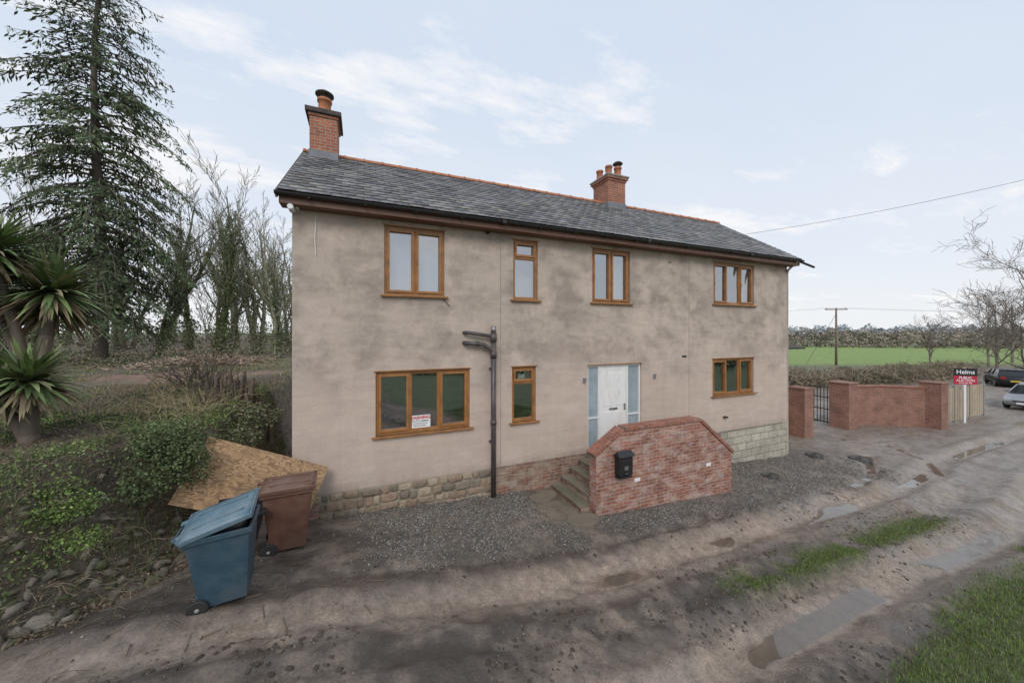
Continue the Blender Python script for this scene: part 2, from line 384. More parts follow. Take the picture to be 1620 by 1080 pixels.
def gravelmask(x,y):
    nn=fbm(x*1.7,y*1.7,4)
    a=sm(x,.4+.8*nn,1.4+.8*nn)*(1-sm(x,4.6,5.0))*(1-sm(-y,1.0+1.3*nn,2.0+1.3*nn))
    b=sm(x,5.1,5.6)*(1-sm(x,14.5,17))*(1-sm(-y,1.35+1.0*nn,2.1+1.1*nn))
    return np.clip(a+b,0,1)*(y<.3)*(.35+.65*sm(fbm(x*2.3+4,y*2.3,3),.32,.52))
gm=gravelmask(X,Y); col=lerp(col,[.135,.118,.10],gm*.8); wet=wet*(1-.6*gm)
def strip(x,y): return np.clip(1.25*np.exp(-((y+3.93-.1*(fbm(x*1.1,x*0,2)-.5))/.21)**2),0,1)*sm(x,5.7,6.6)*(1-sm(x,11.6,13.2))*sm(fbm(x*1.6,y*1.6,3),.30,.46)
def verge(x,y):
    e=np.interp(x,[5,8,13],[5.45,5.15,4.95])+.45*(fbm(x*1.2,y*1.2,3)-.5); return sm(-y,e,e+.3)*sm(x,4.2,5.8)
vg=np.clip(verge(X,Y)+strip(X,Y),0,1)
col=lerp(col,[.085,.11,.032],vg*.9); wet*=1-.9*vg
pm=pudmask(X,Y)*(1-vg)
wet=np.clip(wet,0,.78); wet=np.maximum(wet,pm)
pf=sm(pm,.3,.8); Z=Z*(1-pf)+(gh(X,Y,False)-.075+.02*(n1-.5))*pf
behind=sm(-Y,7.5,9); col=lerp(col,[.085,.115,.04],behind); wet*=1-behind
d=bankd(X,Y); t=sm(d,.0,.35)
gc=np.zeros(X.shape+(3,))+np.array([.115,.088,.062]); gc=lerp(gc,[.18,.145,.10],sm(n1,.35,.6)*sm(Y,2,6)); gc=lerp(gc,[.28,.165,.115],sm(fbm(X*.3+9,Y*.3,3),.46,.58)*sm(Y,3,6)*.8)
gc=lerp(gc,[.09,.12,.045],sm(n2,.5,.7)*.5)
col=lerp(col,[0,0,0],t)+gc*t[...,None]; wet*=1-t
F_=X*.3902+Y*.9207
field=sm(X,30,38)*sm(Y,9,12)*(Y>0)
col=lerp(col,[.14,.13,.07],field)
col=lerp(col,[.21,.29,.065],field*sm(F_,40,46)*(.8+.2*sm(fbm(X*.02,Y*.02,2),.1,.3)))
R_=np.hypot(X,Y)
col=lerp(col,[.16,.17,.09],sm(R_,150,240)); col=lerp(col,[.18,.24,.10],sm(fbm(X*.006,Y*.012,2),.45,.55)*sm(R_,150,240))
wet=wet*(1-sm(R_,40,60))
ny,nx=X.shape; idx=np.arange(nx*ny).reshape(ny,nx)
F=np.stack([idx[:-1,:-1],idx[:-1,1:],idx[1:,1:],idx[1:,:-1]],-1).reshape(-1,4)
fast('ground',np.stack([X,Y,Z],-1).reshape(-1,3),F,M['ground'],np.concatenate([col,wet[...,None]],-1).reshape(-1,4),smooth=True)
def sample(n,x0,x1,y0,y1,mask):
    x=rng.uniform(x0,x1,n);y=rng.uniform(y0,y1,n);k=rng.random(n)<mask(x,y); return x[k],y[k]
def pal(n,cols,v=.3):
    c=np.array(cols)[rng.integers(0,len(cols),n)]; return c*rng.uniform(1-v,1+v,(n,1))
ps=[]
for n,(a,b,c,d_) in ((30000,(.3,5.1,-3.4,.0)),(46000,(5,16.8,-3.3,.05))):
    x,y=sample(n,a,b,c,d_,lambda x,y:gravelmask(x,y)**1.3*(1-((x>5.4)&(x<9.6)&(y>-1.55)))*(1-((x>4.6)&(x<5.4)&(y>-1.75)&(y<0)))*(1-sm(pudmask(x,y),.2,.5)))
    s=rng.uniform(.007,.021,len(x)); ps.append(scat(*OCT,np.stack([x,y,gh(x,y)+s*.1],1),np.stack([s*1.2,s,s*.7],1),rrot(len(x)),pal(len(x),[(.22,.20,.18),(.15,.13,.115),(.30,.27,.23),(.22,.165,.125),(.10,.095,.09),(.38,.35,.31)],.3)))
x,y=sample(9000,-3,14,-6.6,-.6,lambda x,y:.8*sm(fbm(x*1.5,y*1.5,3),.4,.7)*(bankd(x,y)<0)*(1-sm(pudmask(x,y),.1,.4)))
s=rng.uniform(.005,.016,len(x))*(1+1.2*(rng.random(len(x))>.98)); ps.append(scat(*OCT,np.stack([x,y,gh(x,y)+s*.2],1),s,rrot(len(x)),pal(len(x),[(.20,.165,.13),(.27,.23,.19),(.14,.115,.09),(.34,.30,.26)],.3)))
v,f,c=joinp(ps); fast('gravel',v,f,M['gravel'],c)
ps=[]
for yr0 in (-2.45,-3.95,-5.4,-3.55,-4.3):
    n=520; x=rng.uniform(-3,13,n); y=yr0+rng.normal(0,.14,n); s=rng.uniform(.005,.020,n)
    k=(bankd(x,y)<0)&(fbm(x*1.4,y*1.4,3)>.45)&(pudmask(x,y)<.1); x,y,s=x[k],y[k],s[k]
    ps.append(scat(*ICO,np.stack([x,y,gh(x,y)],1),np.stack([s*1.5,s*1.1,s*.6],1),zrot(rng.uniform(0,6.28,len(x))),pal(len(x),[(.12,.09,.07),(.16,.125,.097),(.09,.07,.054)],.25),.2))
v,f,c=joinp(ps); fast('mud_clods',v,f,M['stone'],c,True)
BL=(np.array([[-.5,0,0],[.5,0,0],[.12,.35,1.]],float),np.array([[0,1,2]]))
def blades(name,x,y,h,w,cols,lean=.5):
    n=len(x); R=zrot(rng.uniform(0,6.28,n)); S=np.stack([w*np.ones(n),h*lean*rng.uniform(.3,2,n),h],1)
    return scat(*BL,np.stack([x,y,gh(x,y)-.005],1),S,R,pal(n,cols,.35))
GR=[(.14,.21,.04),(.18,.25,.055),(.09,.15,.035),(.22,.24,.10)]
x,y=sample(120000,4.6,16,-8.6,-4.7,lambda x,y:verge(x,y)*sm(fbm(x*1.3,y*1.3,3),.20,.48)*np.clip(1.25-(x-5)*.08,.3,1)); p1=blades('',x,y,rng.uniform(.02,.07,len(x)),.009,GR,.8)
x,y=sample(95000,5.6,13.4,-4.7,-3.2,lambda x,y:strip(x,y)*.8); p2=blades('',x,y,rng.uniform(.015,.045,len(x)),.008,GR,.8)
x,y=sample(9000,-3,16,-6,-1.9,lambda x,y:.3*sm(fbm(x*2.5+3,y*2.5,3),.62,.72)*sm(x,3,8)); p3=blades('',x,y,rng.uniform(.01,.04,len(x)),.008,GR)
v,f,c=joinp([p1,p2,p3]); fast('grass',v,f,M['leaf'],c)

# ------------------------------------------------------------------ house
H=[]
L=14.4; EZ=5.40; RZ=7.46; RY=2.67; DP=5.34
wins=[(1.40,3.30,.97,2.23,'3'),(1.56,2.75,3.75,5.12,'2'),(4.32,4.95,3.75,5.12,'t'),(4.29,4.90,.96,2.22,'t'),(6.48,7.68,3.76,5.12,'2'),(10.84,12.70,3.86,5.12,'3'),(10.80,12.68,1.10,2.21,'3')]
door=(6.35,8.07,.04,2.18)
ops=[w[:4] for w in wins]+[door]
xs=sorted({0,L}|{o[0] for o in ops}|{o[1] for o in ops}); zs=sorted({0,EZ}|{o[2] for o in ops}|{o[3] for o in ops})
V=[];F=[]
def q(a,b,c,d): k=len(V); V.extend([a,b,c,d]); F.append((k,k+1,k+2,k+3))
for i in range(len(xs)-1):
    for j in range(len(zs)-1):
        cx=(xs[i]+xs[i+1])/2;cz=(zs[j]+zs[j+1])/2
        if any(o[0]<cx<o[1] and o[2]<cz<o[3] for o in ops): continue
        q((xs[i],0,zs[j]),(xs[i+1],0,zs[j]),(xs[i+1],0,zs[j+1]),(xs[i],0,zs[j+1]))
for a,b,c,d_ in ops:
    e=.16
    q((a,0,c),(a,0,d_),(a,e,d_),(a,e,c)); q((b,0,c),(b,e,c),(b,e,d_),(b,0,d_)); q((a,0,d_),(b,0,d_),(b,e,d_),(a,e,d_)); q((a,0,c),(a,e,c),(b,e,c),(b,0,c))
q((0,0,0),(0,0.03,0),(L,.03,0),(L,0,0))
H.append(mk('front_wall',V,F,M['render']))
gp=[(0,0),(DP,0),(DP,EZ),(RY,RZ-.12),(0,EZ)]
for nm,xx in (('left_gable_wall',0),('right_gable_wall',L)):
    x0,x1=(xx,xx+.25) if xx==0 else (xx-.25,xx)
    V2=[(x0,y,z-(1.8 if z==0 else 0)) for y,z in gp]+[(x1,y,z-(1.8 if z==0 else 0)) for y,z in gp]; V2=[(a,b+(.0035 if b==0 else 0),c) for a,b,c in V2]
    H.append(mk(nm,V2,[(4,3,2,1,0),(5,6,7,8,9)]+[(i,(i+1)%5,(i+1)%5+5,i+5) for i in range(5)],M['render']))
H.append(box('back_wall',.25,L-.25,DP-.25,DP,-1.8,EZ,M['render']))
H.append(box('ground_floor',.25,L-.25,.17,DP-.25,-.1,-.02,M['room'])); H.append(box('upper_floor',.25,L-.25,.17,DP-.25,2.6,2.7,M['room']))
H.append(box('party_wall',3.9,4.0,.17,DP-.26,0,2.59,M['room'])) 
H.append(box('foundation',.003,3.79,.006,.3,-1.8,-.003,M['mortar'])); H.append(box('foundation_rear',3.79,L-.005,.035,.3,-1.8,-.002,M['conc']))
for xj in (4.01,9.83): H.append(box('render_joint',xj-.006,xj+.006,-.004,.01,.02,EZ-.25,M['conc']))
def bars(L_): return [(a,b,y0,y1,c,d_) for a,b,c,d_,y0,y1 in L_]
fr=[];gl=[];sil=[]
def window(a,b,c,d_,ty):
    w=.055; y0,y1=.045,.115
    fr.extend(bars([(a,a+w,c,d_,y0,y1),(b-w,b,c,d_,y0,y1),(a+w,b-w,c,c+w,y0,y1),(a+w,b-w,d_-w,d_,y0,y1)]))
    ia,ib,ic,id_=a+w,b-w,c+w,d_-w; lights=[]; m_=.045
    if ty=='2': mid=(ia+ib)/2; lights=[(ia,mid-m_/2,ic,id_,1),(mid+m_/2,ib,ic,id_,1)]; fr.extend(bars([(mid-m_/2,mid+m_/2,ic,id_,y0+.002,y1-.002)]))
    if ty=='3':
        t1=ia+(ib-ia)*.335;t2=ia+(ib-ia)*.665
        lights=[(ia,t1-m_/2,ic,id_,1),(t1+m_/2,t2-m_/2,ic,id_,0),(t2+m_/2,ib,ic,id_,1)]
        fr.extend(bars([(t-m_/2,t+m_/2,ic,id_,y0+.002,y1-.002) for t in (t1,t2)]))
    if ty=='t':
        t=id_-(id_-ic)*.27; lights=[(ia,ib,t+m_/2,id_,1),(ia,ib,ic,t-m_/2,0)]; fr.extend(bars([(ia,ib,t-m_/2,t+m_/2,y0+.002,y1-.002)]))
    for (p,q_,r,s,op) in lights:
        sw=.05 if op else .018; ys=(.022 if op else .06,.112)
        fr.extend(bars([(p,p+sw,r,s,*ys),(q_-sw,q_,r,s,*ys),(p+sw,q_-sw,r,r+sw,*ys),(p+sw,q_-sw,s-sw,s,*ys)]))
        gl.append((p+sw,q_-sw,r+sw,s-sw))
        if op: fr.append(((p+sw*.3),(p+sw*.6),.0,.022,(r+s)/2-.06,(r+s)/2+.05))
    sil.append((a-.07,b+.07,-.075,.044,c-.035,c)); sil.append((a-.03,b+.03,-.022,-.001,d_,d_+.022))
for w in wins: window(*w)
H.append(boxes('window_frames',fr,M['oak'],.005)); H.append(boxes('window_sills',sil,M['oak'],.004))
V=[];F=[]
for i,(a,b,c,d_) in enumerate(gl):
    t1=.003*math.sin(i*2.3); t2=.003*math.cos(i*3.1)
    q((a,.085+t1,c),(b,.085-t1,c),(b,.085+t2,d_),(a,.085-t2,d_))
H.append(mk('window_glass',V,F,M['glass']))
def curtain(a,b,c,d_,y=.30,amp=.004):
    n=int((b-a)/.03); V3=[];F3=[]
    for i in range(n+1):
        xx=a+(b-a)*i/n; yy=y+amp*math.sin(i*1.25)+amp*.5*math.sin(i*.37); V3+=[(xx,yy,c),(xx,yy,d_)]
    for i in range(n): F3.append((2*i,2*i+2,2*i+3,2*i+1))
    H.append(mk('window_blind',V3,F3,M['curtain'],smooth=True))
curtain(1.5,2.8,3.7,5.2,.34); curtain(4.3,5.0,3.7,5.2,.45); curtain(7.35,7.75,3.7,5.2,.3,.02); curtain(6.42,6.5,3.7,5.2,.3,.02); curtain(12.45,12.75,3.8,5.2,.3,.02)
H.append(box('tap_box',4.50,4.68,.14,.2,1.93,2.03,M['whitep'],.02))
sg=[box('sign_plate',2.04,2.47,.066,.074,1.045,1.30,M['whitep'])]
def text(s,size,loc,mat,rot=(math.pi/2,0,0),name='lettering',al='CENTER',bold=0):
    cu=bpy.data.curves.new(name,'FONT'); cu.body=s; cu.size=size; cu.align_x=al; cu.align_y='CENTER'; cu.extrude=.001; cu.offset=bold
    cu.materials.append(mat); o=bpy.data.objects.new(name,cu); COLL.objects.link(o); o.location=loc; o.rotation_euler=rot; return o
sg+=[text('WARNING',.088,(2.255,.064,1.25),M['redtxt'],bold=.003),text('C.C.T.V. systems',.05,(2.255,.064,1.185),M['blackp'],bold=.001),text('in constant use at',.042,(2.255,.064,1.135),M['blackp']),text('these premises',.042,(2.255,.064,1.09),M['blackp'])]
group('warning_sign',sg,(2.25,.07,1.17))
D=[]
a,b,c,d_=door
D.append(boxes('door_frame',[(a,a+.05,.05,.13,c,d_),(b-.05,b,.05,.13,c,d_),(a+.05,b-.05,.05,.13,d_-.05,d_),(a+.05,b-.05,.05,.13,c,c+.04),(6.70,6.76,.05,.13,c+.04,d_-.05),(7.60,7.66,.05,.13,c+.04,d_-.05)],M['white'],.004))
D.append(box('door_leaf',6.762,7.598,.065,.11,c+.042,d_-.052,M['door'],.004))
D.append(boxes('door_panels',[(6.87,7.13,.055,.066,.25,.95),(7.23,7.49,.055,.066,.25,.95),(6.87,7.13,.055,.066,1.1,1.95),(7.23,7.49,.055,.066,1.1,1.95)],M['door'],.01))
D.append(boxes('sidelight_glass',[(a+.05,6.70,.085,.10,c+.04,d_-.05),(7.66,b-.05,.085,.10,c+.04,d_-.05)],M['frost']))
D.append(boxes('sidelight_rail',[(a+.05,6.70,.06,.12,.82,.86),(7.66,b-.05,.06,.12,.82,.86)],M['white']))
D.append(box('letter_plate',7.05,7.31,.05,.057,1.0,1.05,M['metal'])); D.append(box('door_handle',7.52,7.55,.02,.062,.98,1.14,M['metal'],.004))
D.append(box('threshold',a-.03,b+.03,-.08,.048,c-.05,c,M['conc'],.006))
D.append(box('lintel_drip',a-.02,b+.02,-.015,-.001,d_,d_+.02,M['oak']))
H+=D
H.append(cyl('extractor_vent',(3.70,-.03,5.22),.055,.055,.05,M['black'],16,'Y'))
H.append(box('air_slot',9.55,9.72,-.012,.002,2.30,2.35,M['black']))
H.append(box('outlet_pipe',11.25,11.33,-.12,.0,.42,.47,M['black'],.01))
for xx in (6.22,8.5): H.append(cyl('wall_socket',(xx,-.05,1.78),.03,.022,.05,M['metal'],12,'Y')); H.append(box('wall_light_bracket',xx-.02,xx+.06,-.045,-.001,1.80,1.88,M['metal'],.01))
H.append(box('wall_vent',9.05,9.15,-.02,0,4.95,5.0,M['conc'],.004))
H.append(tube('alarm_cable',[(.37,-.01,5.15),(.375,-.03,4.9),(.36,-.03,4.75),(.37,-.02,4.55),(.38,-.04,4.42)],.006,M['whitep']))
H.append(tube('sensor_cable',[(2.72,-.01,3.7),(2.8,-.02,3.62),(2.86,-.015,3.55)],.006,M['black']))
H.append(cyl('security_camera_base',(.10,-.12,5.22),.04,.04,.05,M['whitep'],14)); H.append(cyl('security_camera',(.02,-.32,5.17),.045,.05,.24,M['whitep'],14,'Y'))
H.append(box('security_camera_arm',.07,.12,-.15,0,5.2,5.23,M['whitep']))
C=[];S=[]; zt=-.01
for hh in (.075,.095,.07,.10,.08):
    x=.0; zc=zt-hh
    while x<3.74:
        w=min(random.uniform(.11,.40),3.80-x)
        C.append((x+w/2,.045,zc+random.uniform(-.015,.015))); S.append((w*.5-.009,.06+random.uniform(0,.028),hh*random.uniform(.75,1.02))); x+=w
    zt-=hh*2+.004
C=np.array(C);S=np.array(S); v,f,c_=scat(*ICB,C,S,zrot(rng.uniform(-.07,.07,len(C))),pal(len(C),[(.42,.33,.23),(.35,.275,.195),(.46,.37,.27),(.30,.25,.19),(.40,.29,.21)],.16),.07)
H.append(fast('rubble_plinth',v,f,M['stone'],c_,True))
H.append(box('brick_plinth',3.78,11.14,.018,.034,-1.5,-.003,M['oldbrick'])); H.append(box('brick_repair',.0,.42,-.032,.02,-.8,-.17,M['oldbrick'],.006)); H.append(box('block_plinth',11.14,L,-.012,.034,-1.9,-.04,M['block'],.004))
P0=Vector((0,-.36,5.42)); P1=Vector((0,RY,RZ+.02)); sl=(P1-P0); SL=sl.length; up=np.array(sl.normalized()); nr=np.array([0,-up[2],up[1]])
def slope(name,sign):
    rows=19; g=SL/rows; sw=.27; VV=[];FF=[];CC=[];k=0
    x0,x1=-.16,L+.16
    for r in range(rows):
        off=(r%2)*sw/2; x=x0-off
        while x<x1-.01:
            a=max(x,x0)+.003; b=min(x+sw,x1)-.003; x+=sw
            if b-a<.03: continue
            s0=r*g-random.uniform(0,.008); s1=min((r+1.25)*g,SL); lift=.017+random.uniform(0,.007); t=random.uniform(-.0025,.003)
            for (xx,ss,hh) in ((a,s0,lift-.008),(b,s0,lift-.008+t),(b,s1,.0),(a,s1,.0),(a,s0,lift),(b,s0,lift+t),(b,s1,.004),(a,s1,.004)):
                p=np.array([xx,P0.y,P0.z])+up*ss+nr*hh
                if sign<0: p[1]=2*RY-p[1]
                VV.append(p)
            FF+=[tuple(i+k for i in (f if sign>0 else f[::-1])) for f in BF]; k+=8
            tone=random.uniform(.55,1.35)*(1.12+.3*float(fbm(x*.5,r*.25,3))); base=np.array(random.choice([(.175,.170,.175),(.195,.188,.187),(.155,.153,.160),(.21,.195,.18),(.17,.168,.16)]))*tone
            CC+=[base]*8
    return fast(name,np.array(VV),np.array(FF),M['slate'],np.array(CC))
H.append(slope('front_roof_slates',1)); H.append(slope('rear_roof_slates',-1))
def roofdeck():
    V=[];F=[]
    for s in (0,1):
        k=len(V)
        for xx in (-.155,L+.155):
            for (y,z) in ((P0.y+.03,P0.z-.02),(RY,RZ-.005),(RY,RZ-.12),(P0.y+.03,P0.z-.10)):
                V.append((xx,y if s==0 else 2*RY-y,z))
        F+=[tuple(i+k for i in f) for f in ((0,1,5,4),(1,2,6,5),(2,3,7,6),(3,0,4,7),(0,3,2,1),(4,5,6,7))]
    return mk('roof_deck',V,F,M['fascia'])
H.append(roofdeck())
V=[];F=[]; x=-.17; 
while x<L+.12:
    ln=.45; k=len(V); r=.105; 
    for xx,rr in ((x,r+.012),(x+.05,r+.012),(x+.051,r),(x+ln-.004,r)):
        for i in range(9):
            a_=math.pi*i/8; V.append((min(xx,L+.17),RY-math.cos(a_)*rr*1.15,RZ-.03+math.sin(a_)*rr*.95))
    for j in range(3):
        for i in range(8): F.append((k+j*9+i,k+j*9+i+1,k+j*9+i+10,k+j*9+i+9))
    F.append(tuple(k+i for i in range(9))[::-1]); x+=ln
H.append(mk('ridge_tiles',V,F,M['terra']))
H.append(box('front_fascia',-.15,L+.15,-.30,-.275,5.22,5.39,M['fascia'],.003)); H.append(box('front_soffit',-.15,L+.15,-.275,-.002,5.22,5.24,M['fascia']))
H.append(box('rear_fascia',-.15,L+.15,DP+.275,DP+.3,5.22,5.39,M['fascia']))
V=[];F=[]
for xx in (-.2,L+.2):
    for rr in (.058,.05):
        for i in range(9):
            a_=math.pi+math.pi*i/8; V.append((xx,-.362+math.cos(a_)*rr,5.385+math.sin(a_)*rr))
for i in range(8): F.append((i,i+1,i+19,i+18)); F.append((9+i+1,9+i,27+i,27+i+1))
F+= [(0,18,27,9),(8,17,35,26)]+[(i,i+9,i+10,i+1) for i in range(8)]+[(18+i,19+i,28+i,27+i) for i in range(8)]
H.append(mk('front_gutter',V,F,M['black']))
H.append(boxes('gutter_brackets',[(x_,x_+.03,-.425,-.298,5.315,5.33) for x_ in np.arange(.3,14.4,.9)]+[(x_,x_+.09,-.428,-.296,5.322,5.392) for x_ in (3.9,7.9,11.9)],M['black']))
H.append(tube('gutter_end_pipe',[(L+.1,-.36,5.33),(L+.75,-.40,5.20)],.038,M['black']))
for xx in (-.19,L+.155):
    V=[(xx,P0.y,P0.z-.14),(xx,P0.y,P0.z+.0),(xx,RY,RZ+.02),(xx,2*RY-P0.y,P0.z),(xx,2*RY-P0.y,P0.z-.14),(xx,RY,RZ-.16)]
    V+=[(a_+.033,b_,c_2) for a_,b_,c_2 in V]
    H.append(mk('verge_board',V,[(0,1,2,5),(5,2,3,4),(7,6,11,8),(8,11,10,9),(0,6,7,1),(1,7,8,2),(2,8,9,3),(5,11,6,0),(4,10,11,5),(3,9,10,4)],M['dark']))
H+=[cyl('pipe_stack',(3.80,-.12,-.85),.055,.055,3.85,M['pipe'],20),cyl('pipe_cap',(3.80,-.12,3.0),.064,.05,.14,M['metal'],16),
 tube('branch_pipe',[(3.80,-.12,2.92),(3.24,-.12,3.0),(3.19,-.10,3.0),(3.17,.0,3.0)],.040,M['pipe']),tube('waste_pipe',[(3.80,-.12,2.60),(3.58,-.12,2.74),(3.2,-.12,2.78),(3.17,0,2.78)],.045,M['pipe']),
 cyl('pipe_collar',(3.80,-.12,2.45),.072,.072,.14,M['pipe'],18),cyl('pipe_collar',(3.80,-.12,1.0),.068,.068,.09,M['pipe'],18),cyl('pipe_collar',(3.80,-.12,2.80),.074,.074,.18,M['pipe'],18),
 cyl('pipe_collar',(3.40,-.12,2.765),.056,.056,.06,M['pipe'],14,'X'),
 boxes('pipe_clips',[(3.73,3.87,-.07,0,2.2,2.23),(3.73,3.87,-.07,0,.6,.63)],M['pipe'])]
H.append(tube('right_downpipe',[(L-.07,-.36,5.34),(L-.05,-.06,5.1),(L+.06,.03,5.0),(L+.06,.03,-1.1)],.034,M['cream']))
def chimney(x0,x1,y0,y1,zb,zt,caps,pots):
    o=[box('chimney_stack',x0,x1,y0,y1,zb,zt,M['chim'])]
    zf=RZ-abs((y0-RY))*.69
    o.append(box('chimney_flashing',x0-.02,x1+.02,y0-.02,y1+.02,zb,zf+.20,M['lead'],.005))
    z=zt
    for e,h,mm in caps: o.append(box('chimney_cap',x0-e,x1+e,y0-e,y1+e,z,z+h,M[mm],.012)); z+=h
    for i,(px,py,r,h,kind) in enumerate(pots):
        o.append(cyl('chimney_pot',(px,py,z),r,r,h,M['terra'],18,prof=[(r*1.15,0),(r*1.15,.05),(r,.08),(r*.92,h-.07),(r*1.12,h-.06),(r*1.12,h),(r*.8,h),(r*.8,0)]))
        if kind: 
            o.append(cyl('cowl',(px,py,z+h),r,r,.16,M['dark'],18,prof=[(r*.9,0),(r*.9,.03),(r*.7,.03),(r*.7,.11),(r*1.4,.11),(r*1.4,.14),(r*.9,.19),(0,.21)]))
    o.append(box('mortar_flaunching',x0+.06,x1-.06,y0+.06,y1-.06,z,z+.05,M['conc'],.02))
    return o
H+=chimney(0.0,.60,2.28,3.06,6.4,8.20,[(.03,.07,'chim'),(.09,.11,'dark')],[(.3,2.55,.15,.40,1)])
H+=chimney(8.78,9.50,2.30,3.12,6.6,8.13,[(.03,.075,'chim'),(.075,.075,'chim'),(.10,.06,'conc')],[(8.92,2.45,.11,.34,0),(8.92,2.95,.11,.38,0),(9.14,2.75,.10,.40,0),(9.34,2.5,.12,.38,1)])
H.append(box('extension_walls',L,18.8,2.45,5.3,-1.9,2.35,M['cream'])); H.append(mk('extension_roof',[(L,2.05,2.36),(19.2,2.05,2.36),(19.2,5.6,2.36),(L,5.6,2.36),(L,3.9,3.3),(17.8,3.9,3.3)],[(0,1,5,4),(1,2,5),(2,3,4,5),(0,3,2,1),(0,4,3)],M['dark']))
H.append(box('extension_gutter',L+.01,19.25,1.97,2.05,2.28,2.36,M['black'],.01))
group('rendered_farmhouse',H,(7.2,2.6,0))
PW=[prism('front_panel',[(5.49,-1.5),(9.5,-1.7),(9.5,.06),(8.40,.94),(6.22,.94),(5.49,.50)],-1.5,-1.28,M['porch'])]
def cop(p,q_,ov=.03,th=.075,name='coping'):
    dx=q_[0]-p[0];dz=q_[1]-p[1];l=math.hypot(dx,dz); ux,uz=dx/l,dz/l; nx_,nz=-uz,ux
    V=[]
    for yy in (-1.5-ov,-1.28+ov):
        V+=[(p[0],yy,p[1]),(q_[0],yy,q_[1]),(q_[0]+nx_*th,yy,q_[1]+nz*th),(p[0]+nx_*th,yy,p[1]+nz*th)]
    me=mk(name,V,[(0,1,2,3),(7,6,5,4),(3,2,6,7),(1,5,6,2),(0,3,7,4),(0,4,5,1)],M['copb'],uv=False,bevel=.006)
    uvl=me.data.uv_layers.new(name='UVMap').data
    for pl in me.data.polygons:
        for li in pl.loop_indices:
            c0=me.data.vertices[me.data.loops[li].vertex_index].co; s=(c0.x-p[0])*ux+(c0.z-p[1])*uz
            uvl[li].uv=(s,c0.y+1.6+( (c0.z-p[1])*ux-(c0.x-p[0])*uz))
    return me
PW+=[cop((5.46,.50),(6.20,.945)),cop((6.235,.943),(8.385,.943)),cop((8.42,.935),(9.54,.04))]
PW.append(box('return_panel',9.29,9.498,-1.279,-.02,-1.7,.0,M['porch']))
PW.append(box('landing',6.28,9.289,-1.279,-.02,-1.4,-.03,M['step'],.01))
for i,(x0,zt) in enumerate(((5.28,-.55),(5.53,-.38),(5.78,-.21),(6.03,-.06))):
    PW.append(box('step_%d'%(i+1),x0,6.279,-1.275,-.12,-1.3,zt-.05,M['oldbrick'])); PW.append(box('tread_%d'%(i+1),x0-.03,x0+.28 if i<3 else 6.28,-1.277,-.10,zt-.05,zt,M['step'],.012))
PW+= [box('light_plate',6.47,6.62,-1.512,-1.499,-.16,-.09,M['whitep'],.004),box('light_plate',8.62,8.77,-1.512,-1.499,-.15,-.08,M['whitep'],.004)]
group('brick_porch_steps',PW,(7.4,-1.0,-.6))
MB=[box('box_body',-.17,.17,-.16,0,0,.40,M['black'],.012),mk('box_roof',[(-.21,-.20,.40),(.21,-.20,.40),(.21,.0,.40),(-.21,.0,.40),(-.17,-.09,.50),(.17,-.09,.50)],[(0,1,5,4),(1,2,5),(2,3,4,5),(3,0,4),(0,3,2,1)],M['black']),
 box('mail_flap',-.13,.13,-.172,-.161,.27,.34,M['iron'],.004),box('box_emblem',-.05,.05,-.166,-.161,.12,.20,M['metal'],.01),box('newspaper_shelf',-.17,.17,-.15,0,-.055,-.02,M['black'],.01),cyl('lock',(0,-.175,.05),.015,.015,.02,M['metal'],10,'Y')]
place('mailbox',MB,(6.12,-1.502,.08))
C=[(4.85,-.45),(4.82,-.85),(4.88,-1.25),(5.12,-1.6)]
sl_=[]
for i,(cx,cy) in enumerate(C):
    n=9; pts=[(cx+(.30+.05*random.random())*math.cos(a_)*1.1,cy+(.2+.05*random.random())*math.sin(a_)) for a_ in [2*math.pi*j/n for j in range(n)]]
    z=float(gh(cx,cy))+.01; V=[(x_,y_,z-.08) for x_,y_ in pts]+[(x_,y_,z+.02+.004*i) for x_,y_ in pts]
    sl_.append(mk('slab_%d'%i,V,[tuple(range(n,2*n))]+[(j,(j+1)%n,(j+1)%n+n,j+n) for j in range(n)],M['slab'],bevel=.01))
group('stone_path',sl_,(4.9,-.9,-.6))
for i,(x_,y_,r) in enumerate(((15.3,-.35,.24),(16.6,-1.0,.30),(11.6,-1.15,.22))):
    z=float(gh(x_,y_)); prof=[(r,-.1),(r,.05),(r*.93,.07),(r*.90,.045),(r*.3,.045),(r*.28,.055),(0,.055)]
    place('drain_cover',[cyl('cover_rim',(0,0,0),r,r,.1,M['cover'],26,prof=prof),box('lifting_lug',-.04,.04,-.015,.015,.05,.075,M['cover'])],(x_,y_,z+.01))
